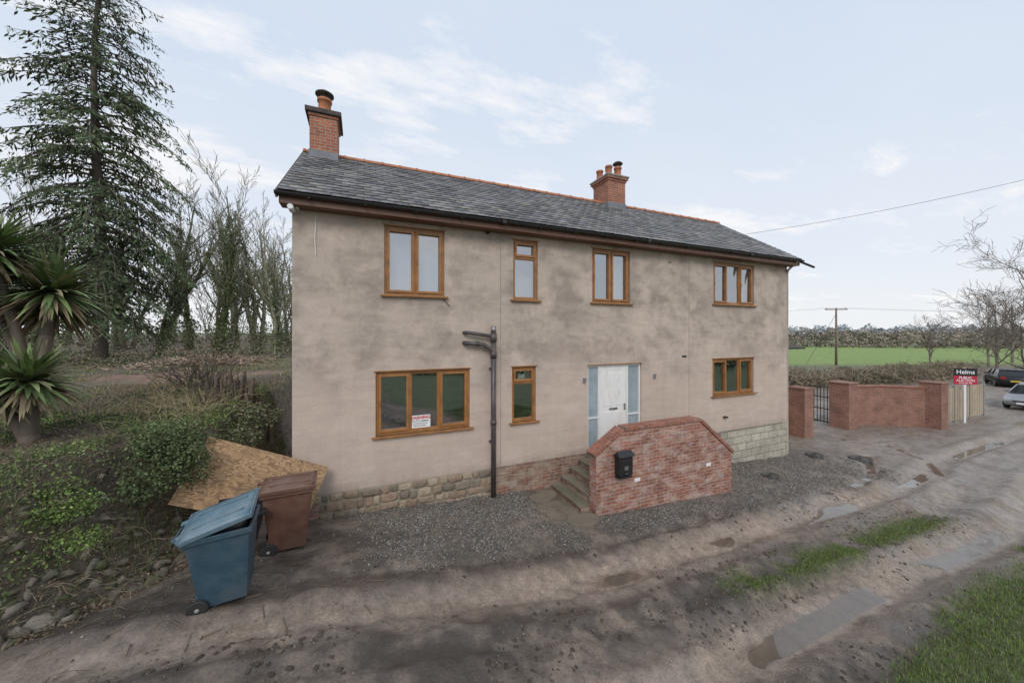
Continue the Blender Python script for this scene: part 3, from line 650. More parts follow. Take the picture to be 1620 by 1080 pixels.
# ------------------------------------------------------------------ wheelie bins
def bin_(mat,lidmat,openang,twist=0):
    o=[]
    b=(-.20,.25,-.21,.21);t=(-.30,.34,-.275,.275); z0,z1=.06,.95
    V=[]
    for (q4,z,e) in ((b,z0,0),(t,z1,0),(t,z1,.02),(b,z0+.03,.02)):
        V+=[(q4[0]+e,q4[2]+e,z),(q4[1]-e,q4[2]+e,z),(q4[1]-e,q4[3]-e,z),(q4[0]+e,q4[3]-e,z)]
    F=[(3,2,1,0)]+[(k*4+i,k*4+(i+1)%4,(k+1)*4+(i+1)%4,(k+1)*4+i) for k in range(3) for i in range(4)]+[(12,13,14,15)]
    o.append(mk('bin_body',V,F,mat,bevel=.022))
    rim=[(-.325,.365,-.30,-.272,.90,.965),(-.325,.365,.272,.30,.90,.965),(.337,.365,-.272,.272,.90,.965),(-.325,-.297,-.272,.272,.90,.965)]
    o.append(boxes('bin_rim',rim,mat,.006))
    o.append(box('axle_housing',-.26,-.12,-.19,.19,.05,.22,mat,.02))
    o.append(tube('bin_handle',[(-.31,-.22,.93),(-.40,-.22,.97),(-.40,.22,.97),(-.31,.22,.93)],.016,mat))
    for s in (-1,1):
        yy=.245*s
        o.append(cyl('wheel',(-.22,yy-.025,.105),.105,.105,.05,M['rubber'],24,'Y',prof=[(0,0),(.09,0),(.105,.012),(.105,.038),(.09,.05),(0,.05)]))
        o.append(cyl('wheel_hub',(-.22,yy-.029,.105),.06,.06,.058,M['hub'],18,'Y',prof=[(0,0),(.02,.0),(.025,.008),(.078,.008),(.078,.05),(.025,.05),(.02,.058),(0,.058)]))
    o.append(tube('axle',[(-.22,-.24,.105),(-.22,.24,.105)],.012,M['metal']))
    V=[]; nx_,ny_=8,6
    for j in range(ny_+1):
        for i in range(nx_+1):
            u=i/nx_;v=j/ny_; V.append((u*.71,(v-.5)*.63,.045*(math.sin(math.pi*min(max(u,0.02),.98))**.4)*(math.sin(math.pi*min(max(v,.02),.98))**.4)+.012))
    F=[(j*(nx_+1)+i,j*(nx_+1)+i+1,(j+1)*(nx_+1)+i+1,(j+1)*(nx_+1)+i) for j in range(ny_) for i in range(nx_)]
    lid=mk('bin_lid',V,F,lidmat,smooth=True); sd=lid.modifiers.new('s','SOLIDIFY'); sd.thickness=.012; sd.offset=-1
    edge=boxes('lid_edge',[(0,.715,-.32,-.305,-.03,.025),(0,.715,.305,.32,-.03,.025),(.70,.72,-.305,.305,-.03,.03),(-.02,.0,-.305,.305,-.01,.03)],lidmat,.006)
    ribs=boxes('lid_ribs',[(.10,.62,-.16,-.13,.04,.066),(.10,.62,.13,.16,.04,.066)],lidmat,.008)
    tabs=boxes('lid_hinges',[(-.09,.02,-.2,-.13,-.02,.02),(-.09,.02,.13,.2,-.02,.02)],lidmat,.006)
    e=bpy.data.objects.new('lid_assembly',None); COLL.objects.link(e); e.location=(-.33,0,.985); e.rotation_euler=(twist,-openang,0)
    for q_ in (lid,edge,ribs,tabs): q_.parent=e
    o.append(e); return o
bo=bin_(M['blue'],M['bluelid'],math.radians(13),math.radians(5))
vv,ff=ICO; sack=fast('refuse_sack',vv*np.array([.25,.2,.12])*(1+rng.uniform(-.08,.08,(len(vv),1)))+np.array([.03,0,.95]),ff,M['bag'],smooth=True); bo.append(sack)
bx,by=-.22,-2.56; place('blue_wheelie_bin',bo,(bx,by,float(gh(bx,by))),math.radians(4),math.radians(2),math.radians(-3),.87)
bx,by=.13,-1.15; place('brown_wheelie_bin',bin_(M['brown'],M['brown'],0),(bx,by,float(gh(bx,by))),math.radians(3),0,0,.97)
place('recycling_box',[mk('box_shell',[(-.2,-.25,0),(.2,-.25,0),(.2,.25,0),(-.2,.25,0),(-.25,-.30,.42),(.25,-.30,.42),(.25,.30,.42),(-.25,.30,.42),(-.23,-.28,.42),(.23,-.28,.42),(.23,.28,.42),(-.23,.28,.42),(-.18,-.23,.05),(.18,-.23,.05),(.18,.23,.05),(-.18,.23,.05)],[(3,2,1,0)]+[(k*4+i,k*4+(i+1)%4,(k+1)*4+(i+1)%4,(k+1)*4+i) for k in range(3) for i in range(4)]+[(12,13,14,15)],M['black'],bevel=.01),boxes('box_rim',[(-.27,.27,-.32,-.30,.38,.43),(-.27,.27,.30,.32,.38,.43),(-.27,-.25,-.30,.30,.38,.43),(.25,.27,-.30,.30,.38,.43)],M['black'],.004)],(-.44,-1.30,float(gh(-.44,-1.30))+.30),.25,.05,.08)
p=[Vector(a_) for a_ in ((-1.07,-.36,1.36),(.6,-.2,.57),(.3,-.5,-.10))]; ux=(p[1]-p[0]); uy=(p[2]-p[1]); w_=ux.length; ux.normalize(); uz=ux.cross(uy).normalized(); uyn=uz.cross(ux); h_=uy.dot(uyn)
board=box('osb_board',0,w_,0,h_*1.25,-.009,.009,M['osb'])
mat4=Matrix((ux,uyn,uz)).transposed().to_4x4(); mat4.translation=p[0]; board.matrix_world=mat4
# ------------------------------------------------------------------ trees
def rotv(v,ang,az):
    v=v.normalized(); o=v.orthogonal().normalized(); o.rotate(Quaternion(v,az)); w=v.copy(); w.rotate(Quaternion(o,ang)); return w
def grow(H_,r0,levels,spread=.6,first=.25,up=.15,seed=1,kids=(9,6,5,4),lenf=.42,stems=1):
    R=random.Random(seed); segs=[]
    def br(p,d,l,r,lev):
        n=max(2,int(5-lev)) if lev else 9; step=l/n; pts=[p.copy()]; rad=[r]
        for i in range(n):
            d=(d+Vector((R.gauss(0,.11),R.gauss(0,.11),R.gauss(0,.08)+up*(.5 if lev else .12)))*(1 if lev else .5)).normalized()
            q_=pts[-1]+d*step; r2=r*(1-.78*(i+1)/n) ; segs.append((pts[-1].copy(),q_.copy(),rad[-1],r2,lev)); pts.append(q_); rad.append(r2)
        if lev>=levels: return
        k=kids[min(lev,len(kids)-1)]
        for j in range(k):
            t=(first if lev==0 else .2)+(1-(first if lev==0 else .2))*(j+R.random())/k; t=min(t,.99)
            i=min(int(t*n),n-1); f=t*n-i; pp=pts[i].lerp(pts[i+1],f); rr=(rad[i]*(1-f)+rad[i+1]*f)
            dd=(pts[i+1]-pts[i]).normalized()
            br(pp,rotv(dd,spread*R.uniform(.7,1.35),R.uniform(0,6.28)),l*lenf*R.uniform(.7,1.25)*(1.15-.5*t if lev==0 else 1),max(rr*.62,.006),lev+1)
    for s in range(stems): br(Vector((R.uniform(-.5,.5)*(stems>1),R.uniform(-.5,.5)*(stems>1),-.2)),Vector((R.gauss(0,.16 if stems>1 else .03),R.gauss(0,.16 if stems>1 else .03),1)).normalized(),H_*R.uniform(.8,1),r0*R.uniform(.7,1),0)
    return segs
def segmesh(segs,col,k=4,rmin=.006):
    A=np.array([s[0][:] for s in segs]);B=np.array([s[1][:] for s in segs]);ra=np.maximum(np.array([s[2] for s in segs]),rmin);rb=np.maximum(np.array([s[3] for s in segs]),rmin*.8)
    D=B-A; D/=np.linalg.norm(D,axis=1)[:,None]+1e-9; ref=np.where(np.abs(D[:,2:3])>.9,[[1,0,0]],[[0,0,1]]); U=np.cross(D,ref); U/=np.linalg.norm(U,axis=1)[:,None]; W=np.cross(D,U)
    n=len(A); V=np.zeros((n,2*k,3))
    for i in range(k):
        a_=2*math.pi*i/k; o=math.cos(a_)*U+math.sin(a_)*W; V[:,i]=A+o*ra[:,None]; V[:,k+i]=B+o*rb[:,None]
    F=np.array([[i,(i+1)%k,(i+1)%k+k,i+k] for i in range(k)])[None]+(np.arange(n)*2*k)[:,None,None]
    c=np.array(col)*rng.uniform(.7,1.2,(n,1)); return V.reshape(-1,3),F.reshape(-1,4),np.repeat(c,2*k,0)
def ivy(segs,n,rad,size,cols,maxlev=1,zmax=99):
    S_=[s for s in segs if s[4]<=maxlev and s[0][2]<zmax]
    w=np.array([(s[1]-s[0]).length*(1.9 if s[4]==0 else .5)*(1.25-s[0][2]/zmax) for s in S_]); idx=rng.choice(len(S_),n,p=w/w.sum())
    A=np.array([s[0][:] for s in S_])[idx];B=np.array([s[1][:] for s in S_])[idx];t=rng.random((n,1))
    P=A+(B-A)*t; d=rng.normal(size=(n,3)); d/=np.linalg.norm(d,axis=1)[:,None]
    P=P+d*rad*rng.random((n,1))**.6*(.25+1.4*vn(P[:,0]*1.3+P[:,2]*1.7,P[:,1]*1.3+P[:,2])[:,None]**1.5)
    return scat(*LEAF,P,size*rng.uniform(.6,1.4,n),rrot(n),pal(n,cols,.45))
IV=[(.10,.13,.05),(.135,.17,.065),(.075,.10,.04),(.17,.20,.085)]
src=[]
for i,(sd,hh,stm) in enumerate(((3,12,1),(11,12.5,2),(23,11,3))):
    sg_=grow(hh,.22,3,.5,.2,.22,sd,(12,7,6) if stm==1 else (9,6,5),.38,stm)
    lv=ivy(sg_,[8000,5000,5500][i],[.52,.42,.42][i],.12,IV,1,[9.,7.5,8][i])
    v,f,c=joinp([segmesh(sg_,(.25,.235,.17),4,.012),lv]); src.append(fast('ivy_clad_tree',v,f,M['twig'],c))
def inst(s_,name,loc,rz,s):
    o=bpy.data.objects.new(name,s_.data); COLL.objects.link(o); o.location=loc; o.rotation_euler=(0,0,rz); o.scale=(s,s,s*random.uniform(.92,1.1)); return o
pos=[(-7.1,20.0,0,.92),(-11.6,24.1,1,.95),(-6.2,24.0,2,.92),(-3.6,17.6,1,.70),(-12.3,30.9,0,1.0),(-18.5,35.7,2,1.1),(-10.2,34.3,1,1.1),(-22.4,33.0,0,1.0),(-4.9,27.8,2,.9),(-29.9,49.2,1,1.2),(-22.2,28.6,2,1.0),(-19.7,47.1,0,1.15),(-9.1,28.5,2,.9),(-26,40,0,1.1),(-8,44,0,1.1)]
used=set()
for (x_,y_,v_,s_) in pos:
    z=float(gh(x_,y_))
    if v_ not in used: o=src[v_]; used.add(v_); o.location=(x_,y_,z); o.scale=(s_,s_,s_)
    else: inst(src[v_],'ivy_clad_tree',(x_,y_,z),random.uniform(0,6.28),s_)
sgw=grow(11,.15,3,.55,.15,.25,77,(9,6,4),.40)
psw=[]
for k in range(32):
    fx=random.uniform(-75,2); fy=random.uniform(48,75)+abs(fx)*-.25
    v,f,c=segmesh(sgw,random.choice([(.27,.25,.22),(.24,.22,.19),(.25,.25,.19)]),3,.024)
    a_=random.uniform(0,6.28); ca,sa=math.cos(a_),math.sin(a_); s_=random.uniform(.75,1.15)
    psw.append((np.stack([(v[:,0]*ca-v[:,1]*sa)*s_+fx,(v[:,0]*sa+v[:,1]*ca)*s_+fy,v[:,2]*s_+1.4],1),f,c))
n=22000; fx=rng.uniform(-80,3,n); fy=rng.uniform(44,70,n)-np.abs(fx)*.25; hz=rng.random(n)**1.8*(1.5+5*vn(fx*.25,fy*.25)**1.5)
psw.append(scat(*LEAF,np.stack([fx,fy,1.3+hz],1),rng.uniform(.18,.4,n),rrot(n),pal(n,[(.15,.165,.105),(.19,.175,.125),(.13,.145,.09),(.20,.175,.13)],.35)))
v,f,c=joinp(psw); fast('woodland',v,f,M['twig'],c)
def fir(H_=23.,R0=5.4):
    segs=[]; R=random.Random(5); tr=[Vector((.12*math.sin(z*.3),.1*math.cos(z*.25),z)) for z in np.linspace(-.3,H_,24)]
    for i in range(23): segs.append((tr[i],tr[i+1],.30*(1-i/23.5)+.02,.30*(1-(i+1)/23.5)+.02,0))
    PP=[];DD=[];SZ=[];OUT=[]
    nb=290
    for b in range(nb):
        t=(b+R.random())/nb; z=2.6+(H_-2.6)*t**1.03; prof=(1-t)**.72*(.62+.5*min(1,t*4)); Lb=R0*prof*R.uniform(.42,1.25)*(1+.25*math.sin(z*1.7+b%5))+.35
        az=b*2.39996+R.gauss(0,.35); d=Vector((math.cos(az),math.sin(az),R.uniform(-.1,.25)+.35*t)).normalized()
        p_=Vector((tr[0].x,tr[0].y,z)); n_=max(4,int(Lb/.45)); st=Lb/n_; rr=.05*(1-t)+.015
        for i in range(n_):
            d=(d+Vector((R.gauss(0,.05),R.gauss(0,.05),-.17+.27*(i/n_)**2))).normalized(); q_=p_+d*st; segs.append((p_.copy(),q_.copy(),rr*(1-i/n_)+.006,rr*(1-(i+1)/n_)+.006,1))
            side=Vector((-d.y,d.x,0)).normalized()
            m_=int(3+7*(i/n_)) if i>0 else 1
            for k in range(m_):
                f_=R.random(); base=p_.lerp(q_,f_); sgn=R.choice((-1,1)); tl=(.22+.55*(1-i/n_)*min(1,i/1.5))*R.uniform(.6,1.3)*min(1.3,Lb/2.6+.3)
                sd_=(side*sgn+d*R.uniform(.4,.9)+Vector((0,0,R.uniform(-.7,.0)))).normalized()
                for u in (.25,.6,.95):
                    PP.append(base+sd_*tl*u+Vector((R.gauss(0,.05),R.gauss(0,.05),-.10*u*R.random()*3))); DD.append((sd_+Vector((R.gauss(0,.45),R.gauss(0,.45),R.gauss(-.35,.4)))).normalized()); SZ.append(tl*.42+.07); OUT.append(i/n_)
            p_=q_
    P=np.array([p[:] for p in PP]);Dn=np.array([p[:] for p in DD]);sz=np.array(SZ)
    n=len(P); a_=rng.normal(size=(n,3)); Yv=np.cross(Dn,a_); Yv/=np.linalg.norm(Yv,axis=1)[:,None]; Zv=np.cross(Dn,Yv); Rm=np.stack([Dn,Yv,Zv],2)
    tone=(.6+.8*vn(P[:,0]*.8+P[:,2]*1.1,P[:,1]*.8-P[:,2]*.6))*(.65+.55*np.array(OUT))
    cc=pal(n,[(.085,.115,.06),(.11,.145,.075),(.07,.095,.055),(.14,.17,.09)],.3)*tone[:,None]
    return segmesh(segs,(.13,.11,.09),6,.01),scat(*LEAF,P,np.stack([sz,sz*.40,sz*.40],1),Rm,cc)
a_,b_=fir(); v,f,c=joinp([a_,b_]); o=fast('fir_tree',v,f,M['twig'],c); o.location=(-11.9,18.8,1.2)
o2=bpy.data.objects.new('fir_tree',o.data); COLL.objects.link(o2); o2.location=(-23,20.5,1.2); o2.rotation_euler=(0,0,2); o2.scale=(.85,.85,.8)
def cordyline(heads,L_,n,col):
    ps=[];segs=[]
    for (hx,hy,hz,r) in heads:
        P_=[Vector((hx*(i/6)**1.4,hy*(i/6)**1.4,hz*i/6)) for i in range(7)]
        segs+=[(P_[i],P_[i+1],r*1.2-.02*i/6,r*1.2-.02*(i+1)/6,0) for i in range(6)]
        for k in range(n):
            az=random.uniform(0,6.28); el=math.asin(random.uniform(-.6,1)); l=L_*random.uniform(.7,1.1); w=.028*random.uniform(.8,1.2)
            d=np.array([math.cos(az)*math.cos(el),math.sin(az)*math.cos(el),math.sin(el)]); p_=np.array([hx,hy,hz]); s=np.cross(d,[0,0,1.]); s/=np.linalg.norm(s)+1e-6
            V=[];m_=5; dd=d.copy(); dr=random.uniform(.0,.13)
            for i in range(m_+1):
                t=i/m_; ww=w*(1-t)**.6*(.5+1.2*min(t*3,1)) if i else w*.5; V+= [p_-s*ww,p_+s*ww]; dd=dd+np.array([0,0,-dr-.09*t]); dd/=np.linalg.norm(dd); p_=p_+dd*l/m_
            F=[[2*i,2*i+1,2*i+3,2*i+2] for i in range(m_)]
            cc=np.array(random.choice(col) if el>-.3 else (.26,.21,.13))*random.uniform(.6,1.4); ps.append((np.array(V),np.array(F),np.repeat(cc[None],len(V),0)))
    ps.append(segmesh(segs,(.16,.13,.10),8,.02)); return joinp(ps)
for nm,loc,hd,L_,n in (('cordyline_palm',(-4.35,2.0),[(.15,.1,2.45,.08),(-.45,-.2,3.1,.07),(-.9,.5,2.5,.07),(-.1,.6,2.2,.07),(-.9,-.6,2.9,.07)],.98,340),('cordyline_palm',(-3.4,.25),[(0,0,.95,.09),(-.4,.1,.8,.08)],.74,280)):
    v,f,c=cordyline(hd,L_,n,[(.15,.22,.08),(.19,.27,.10),(.11,.165,.065),(.23,.28,.13),(.24,.22,.13)])
    o=fast(nm,v,f,M['leaf'],c); o.location=(*loc,float(gh(*loc))-.05)
# bank
n=560; yy=rng.uniform(-5.6,.3,n); off=rng.uniform(-.15,1.1,n); xx=xf(yy)-off; s=rng.uniform(.015,.06,n)*(1.2-off*.5)*(1+.6*(rng.random(n)>.95))
v,f,c=scat(*ico(.6,2),np.stack([xx,yy,gh(xx,yy)-s*.2],1),np.stack([s*1.5,s*1.1,s*.7],1),rrot(n),pal(n,[(.18,.155,.12),(.22,.19,.15),(.14,.125,.095),(.25,.22,.175),(.12,.125,.065)],.25),.2)
fast('rockery_stones',v,f,M['stone'],c,False)
def leafcloud(C,n,rad,size,cols):
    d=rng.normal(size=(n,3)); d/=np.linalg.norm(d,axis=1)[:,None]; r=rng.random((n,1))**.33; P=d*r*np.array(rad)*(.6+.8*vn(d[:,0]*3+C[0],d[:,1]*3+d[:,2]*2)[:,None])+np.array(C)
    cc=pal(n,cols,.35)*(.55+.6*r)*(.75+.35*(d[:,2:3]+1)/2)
    return scat(*LEAF,P,size*rng.uniform(.6,1.4,n),rrot(n),cc)
n=80000; yy=rng.uniform(-5.5,5,n); xx=xf(yy)-rng.random(n)**1.3*5.0-.02; k=fbm(xx*1.3,yy*1.3,4)+.16*rng.random(n)>.56; xx,yy=xx[k],yy[k]; n=len(xx)
tone=fbm(xx*1.6+5,yy*1.6,3); cc=pal(n,[(.095,.14,.045),(.12,.18,.055),(.07,.105,.038),(.17,.20,.07)],.4)*(.55+1.0*sm(tone,.3,.7))[:,None]
lv=scat(*LEAF,np.stack([xx,yy,gh(xx,yy)+rng.random(n)*.17*(.2+tone)],1),rng.uniform(.018,.048,n),rrot(n),cc)
n=42000; yy=rng.uniform(-5.5,8,n); xx=xf(yy)-rng.random(n)**1.5*6+.25; n2=len(xx)
w2=scat(*LEAF,np.stack([xx,yy,gh(xx,yy)+rng.random(n2)*.03],1),rng.uniform(.018,.045,n2),rrot(n2),pal(n2,[(.22,.155,.10),(.16,.115,.075),(.28,.205,.13),(.12,.092,.065)],.4))
x,y=sample(16000,-5,-1.0,-5.5,.2,lambda x,y:(bankd(x,y)>.1)*sm(fbm(x*2,y*2,3),.40,.6)); w3=blades('',x,y,rng.uniform(.04,.16,len(x)),.009,[(.14,.20,.05),(.20,.22,.09),(.26,.22,.13)],.9)
v,f,c=joinp([lv,w2]); fast('ivy_ground_cover',v,f,M['leaf'],c); fast('bank_weeds',*w3[:2],M['leaf'],w3[2])
def shrub(name,blobs,n,size,cols):
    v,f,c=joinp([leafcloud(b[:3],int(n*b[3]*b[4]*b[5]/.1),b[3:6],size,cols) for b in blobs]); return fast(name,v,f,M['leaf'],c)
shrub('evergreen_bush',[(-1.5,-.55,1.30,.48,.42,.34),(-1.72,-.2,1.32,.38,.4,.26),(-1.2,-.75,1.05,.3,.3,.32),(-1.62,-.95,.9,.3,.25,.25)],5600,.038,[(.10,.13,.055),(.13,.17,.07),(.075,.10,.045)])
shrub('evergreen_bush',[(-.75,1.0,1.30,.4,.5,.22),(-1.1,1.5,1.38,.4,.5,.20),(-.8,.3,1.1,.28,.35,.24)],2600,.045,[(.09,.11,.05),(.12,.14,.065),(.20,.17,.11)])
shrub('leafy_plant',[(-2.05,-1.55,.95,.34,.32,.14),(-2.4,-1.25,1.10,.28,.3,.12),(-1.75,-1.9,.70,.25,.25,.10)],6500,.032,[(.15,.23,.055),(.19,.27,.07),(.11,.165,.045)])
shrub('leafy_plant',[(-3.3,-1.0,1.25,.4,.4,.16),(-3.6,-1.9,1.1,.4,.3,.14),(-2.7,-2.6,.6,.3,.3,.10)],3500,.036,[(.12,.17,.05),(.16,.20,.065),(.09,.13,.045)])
def stems(name,cx,cy,n,h,sp,cols,r=.006,rad=.4,curve=.4):
    segs=[]
    for i in range(n):
        x_=cx+random.gauss(0,rad);y_=cy+random.gauss(0,rad);z=float(gh(x_,y_))-.03;p_=Vector((x_,y_,z)); d=Vector((random.gauss(0,sp),random.gauss(0,sp),1)).normalized(); hh=h*random.uniform(.5,1.15)
        for k in range(4):
            q_=p_+d*hh/4; segs.append((p_,q_,r*(1-k*.2),r*(1-(k+1)*.2),0)); p_=q_; d=(d+Vector((random.gauss(0,.15),random.gauss(0,.15),-curve*.25))).normalized()
            if random.random()<.6: segs.append((p_,p_+(d+Vector((random.gauss(0,.6),random.gauss(0,.6),0))).normalized()*hh*.25,r*.5,r*.3,0))
    v,f,c=segmesh(segs,(1,1,1),3,.003); c=np.repeat(pal(len(c)//6,cols,.3),6,0); return fast(name,v,f,M['twig'],c)
stems('dry_shrub',-2.1,1.6,190,.6,.55,[(.42,.36,.20),(.34,.28,.16),(.48,.42,.26)],.005,.45,1.2)
stems('dry_shrub',-3.0,3.2,200,.7,.6,[(.36,.30,.18),(.30,.24,.15)],.006,.7,1.)
stems('bare_shrub',-2.9,4.9,110,1.5,.5,[(.20,.17,.13),(.16,.13,.10)],.012,.3)
stems('bramble',-3.0,-2.0,220,.5,.9,[(.18,.14,.10),(.24,.20,.13),(.14,.11,.08)],.004,.8,1.2)
stems('bramble',-1.7,-.2,220,.5,.9,[(.20,.16,.11),(.26,.21,.14),(.15,.17,.08)],.004,.5,1.2)
stems('bramble',-1.8,-1.6,200,.35,1.2,[(.20,.16,.11),(.26,.21,.14)],.004,.5,1.4)
segs=[]
for i in range(46):
    x_=-1.0-random.random()*1.0+.1*random.gauss(0,1);y_=1.9+random.random()*1.1;z=float(gh(x_,y_))-.05; h=random.uniform(.35,.75); segs.append((Vector((x_,y_,z)),Vector((x_+random.gauss(0,.09),y_+random.gauss(0,.09),z+h)),random.uniform(.02,.05),random.uniform(.02,.04),0))
v,f,c=segmesh(segs,(.19,.15,.12),6,.02); fast('coppiced_hedge_stumps',v,f,M['bark'],c)
segs=[]
for i in range(420):
    x_=-6.0+random.gauss(0,1.3);y_=14.2+random.gauss(0,1.2);z=float(gh(x_,y_))+random.random()*.5*math.exp(-((x_+6.)/1.8)**2); a_=random.uniform(0,6.28);l=random.uniform(.15,.5); segs.append((Vector((x_,y_,z)),Vector((x_+l*math.cos(a_),y_+l*math.sin(a_),z+random.gauss(.05,.12))),random.uniform(.02,.06),.02,0))
v,f,c=segmesh(segs,(.34,.255,.19),5,.015); fast('brush_pile',v,f,M['twig'],c)
segs=[]
for i in range(150):
    x_=random.uniform(-1.4,2.2);y_=random.uniform(-3.6,-.5);z=float(gh(x_,y_))+.01; a_=random.uniform(0,6.28);l=random.uniform(.04,.22); segs.append((Vector((x_,y_,z)),Vector((x_+l*math.cos(a_),y_+l*math.sin(a_),float(gh(x_+l*math.cos(a_),y_+l*math.sin(a_)))+.015)),random.uniform(.003,.008),.003,0))
v,f,c=segmesh(segs,(.18,.14,.10),4,.003); fast('fallen_twigs',v,f,M['twig'],c)
x,y=sample(50000,-16,-1.0,2.2,16,lambda x,y:sm(fbm(x*.9,y*.9,3),.38,.6)); v,f,c=blades('',x,y,rng.uniform(.04,.16,len(x)),.02,[(.19,.19,.08),(.25,.21,.12),(.14,.17,.065),(.30,.26,.17)],.7); fast('rough_grass',v,f,M['leaf'],c)
n=20000; fx=rng.uniform(-34,-1.2,n); fy=17+rng.normal(0,1.6,n)+np.abs(fx+10)*.25+6*rng.random(n)**2; hz=rng.random(n)**1.4*(.3+2.6*vn(fx*.7,fy*.7)**2)
v,f,c=scat(*LEAF,np.stack([fx,fy,gh(fx,fy,False)+hz],1),rng.uniform(.06,.15,n),rrot(n),pal(n,[(.14,.155,.08),(.20,.175,.12),(.12,.14,.065),(.23,.195,.135)],.4)); fast('undergrowth',v,f,M['leaf'],c)
# ------------------------------------------------------------------ right side
def pillar(name,x,y,w,h,gz):
    return [box(name,x-w/2,x+w/2,y-w/2,y+w/2,gz-.3,gz+h,M['gwall']),box(name+'_cap',x-w/2-.04,x+w/2+.04,y-w/2-.04,y+w/2+.04,gz+h,gz+h+.07,M['gwall'],.015)]
group('brick_gate_pillar',pillar('pillar',18.2,1.6,.62,1.98,-1.33),(18.2,1.6,-1.3))
W=pillar('pillar',22.1,1.9,.75,2.1,-1.48)+pillar('pillar_end',26.1,.25,.72,2.12,-1.5)
n=14; pts=[]
for i in range(n+1):
    t=i/n; pts.append((22.4+3.4*t,1.8-1.45*t+.55*math.sin(math.pi*t)))
V=[];F=[];acc=0;us=[0]
for i in range(n): acc+=math.hypot(pts[i+1][0]-pts[i][0],pts[i+1][1]-pts[i][1]); us.append(acc)
for i,(x_,y_) in enumerate(pts): V+=[(x_,y_,-1.8),(x_,y_,.36),(x_+.08,y_+.22,-1.8),(x_+.08,y_+.22,.36)]
for i in range(n): k=4*i; F+=[(k,k+4,k+5,k+1),(k+1,k+5,k+7,k+3),(k+3,k+7,k+6,k+2)]
ow=mk('curved_wall',V,F,M['gwall'],uv=False); ul=ow.data.uv_layers.new(name='UVMap').data
for pl in ow.data.polygons:
    for li in pl.loop_indices: vi=ow.data.loops[li].vertex_index; c0=ow.data.vertices[vi].co; ul[li].uv=(us[vi//4],c0.z+(c0.y if vi%4>1 else 0))
V=[];F=[]
for i,(x_,y_) in enumerate(pts): V+=[(x_-.02,y_-.04,.361),(x_-.02,y_-.04,.43),(x_+.10,y_+.26,.361),(x_+.10,y_+.26,.43)]
for i in range(n): k=4*i; F+=[(k,k+4,k+5,k+1),(k+1,k+5,k+7,k+3),(k+3,k+7,k+6,k+2),(k,k+2,k+6,k+4)]
W+=[ow,mk('wall_coping',V,F,M['copb'])]
group('curved_brick_wall',W,(24,1.2,-1.5))
x=26.6; posts=[];brd=[]
for i in range(4):
    posts.append((x,x+.1,.24,.34,-1.8,.36)) 
    if i<3:
        for k in range(11): brd.append((x+.105+k*.155,x+.105+k*.155+.147,.27+.012*(k%2),.295+.012*(k%2),-1.4,.22+.015*((k*7)%3)))
    x+=1.82
group('timber_fence',[boxes('concrete_posts',posts,M['conc'],.01),boxes('timber_boards',brd,M['timber'])],(29,.3,-1.5))
SG=[box('sign_post',-.04,.04,0,.08,-2.3,.82,M['whitep']),box('board_black',-.45,.45,-.02,-.001,.42,.80,M['blackp']),box('board_red',-.45,.45,-.02,-.001,.0,.418,M['red']),
 text('Helms',.28,(0,-.024,.61),M['whitep'],bold=.004),text('PUBLIC',.16,(0,-.024,.33),M['whitep'],bold=.002),text('AUCTION',.16,(0,-.024,.19),M['whitep'],bold=.002),text('01743 450 700',.085,(0,-.024,.07),M['whitep'],bold=.002)]
place('auction_sign_board',SG,(28.9,.05,.42),math.radians(-38))
GT=[];bb=[];nb=15
for i in range(nb+1):
    t=i/nb; h=1.55+.28*math.cos(t*math.pi*.5); yy_=t*2.2; bb.append((-.012,.012,yy_-.012,yy_+.012,.08,h))
GT.append(boxes('gate_bars',bb,M['iron'])); GT.append(boxes('gate_rails',[(-.02,.02,0,2.2,.12,.17),(-.02,.02,0,2.2,.75,.79),(-.02,.02,0,2.2,1.32,1.36),(-.03,.03,-.05,.0,.05,1.9),(-.03,.03,2.2,2.25,.05,1.62)],M['iron']))
GT.append(tube('gate_top',[(0,2.2*i/12,1.56+.28*math.cos(i/12*math.pi*.5)) for i in range(13)],.02,M['iron']))
place('iron_gate',GT,(22.05,2.35,-1.5),math.radians(-5))
g2=[]
for o_ in GT:
    c2=bpy.data.objects.new(o_.name,o_.data); COLL.objects.link(c2); g2.append(c2)
place('iron_gate',g2,(24.9,7.2,-1.5),math.radians(62))
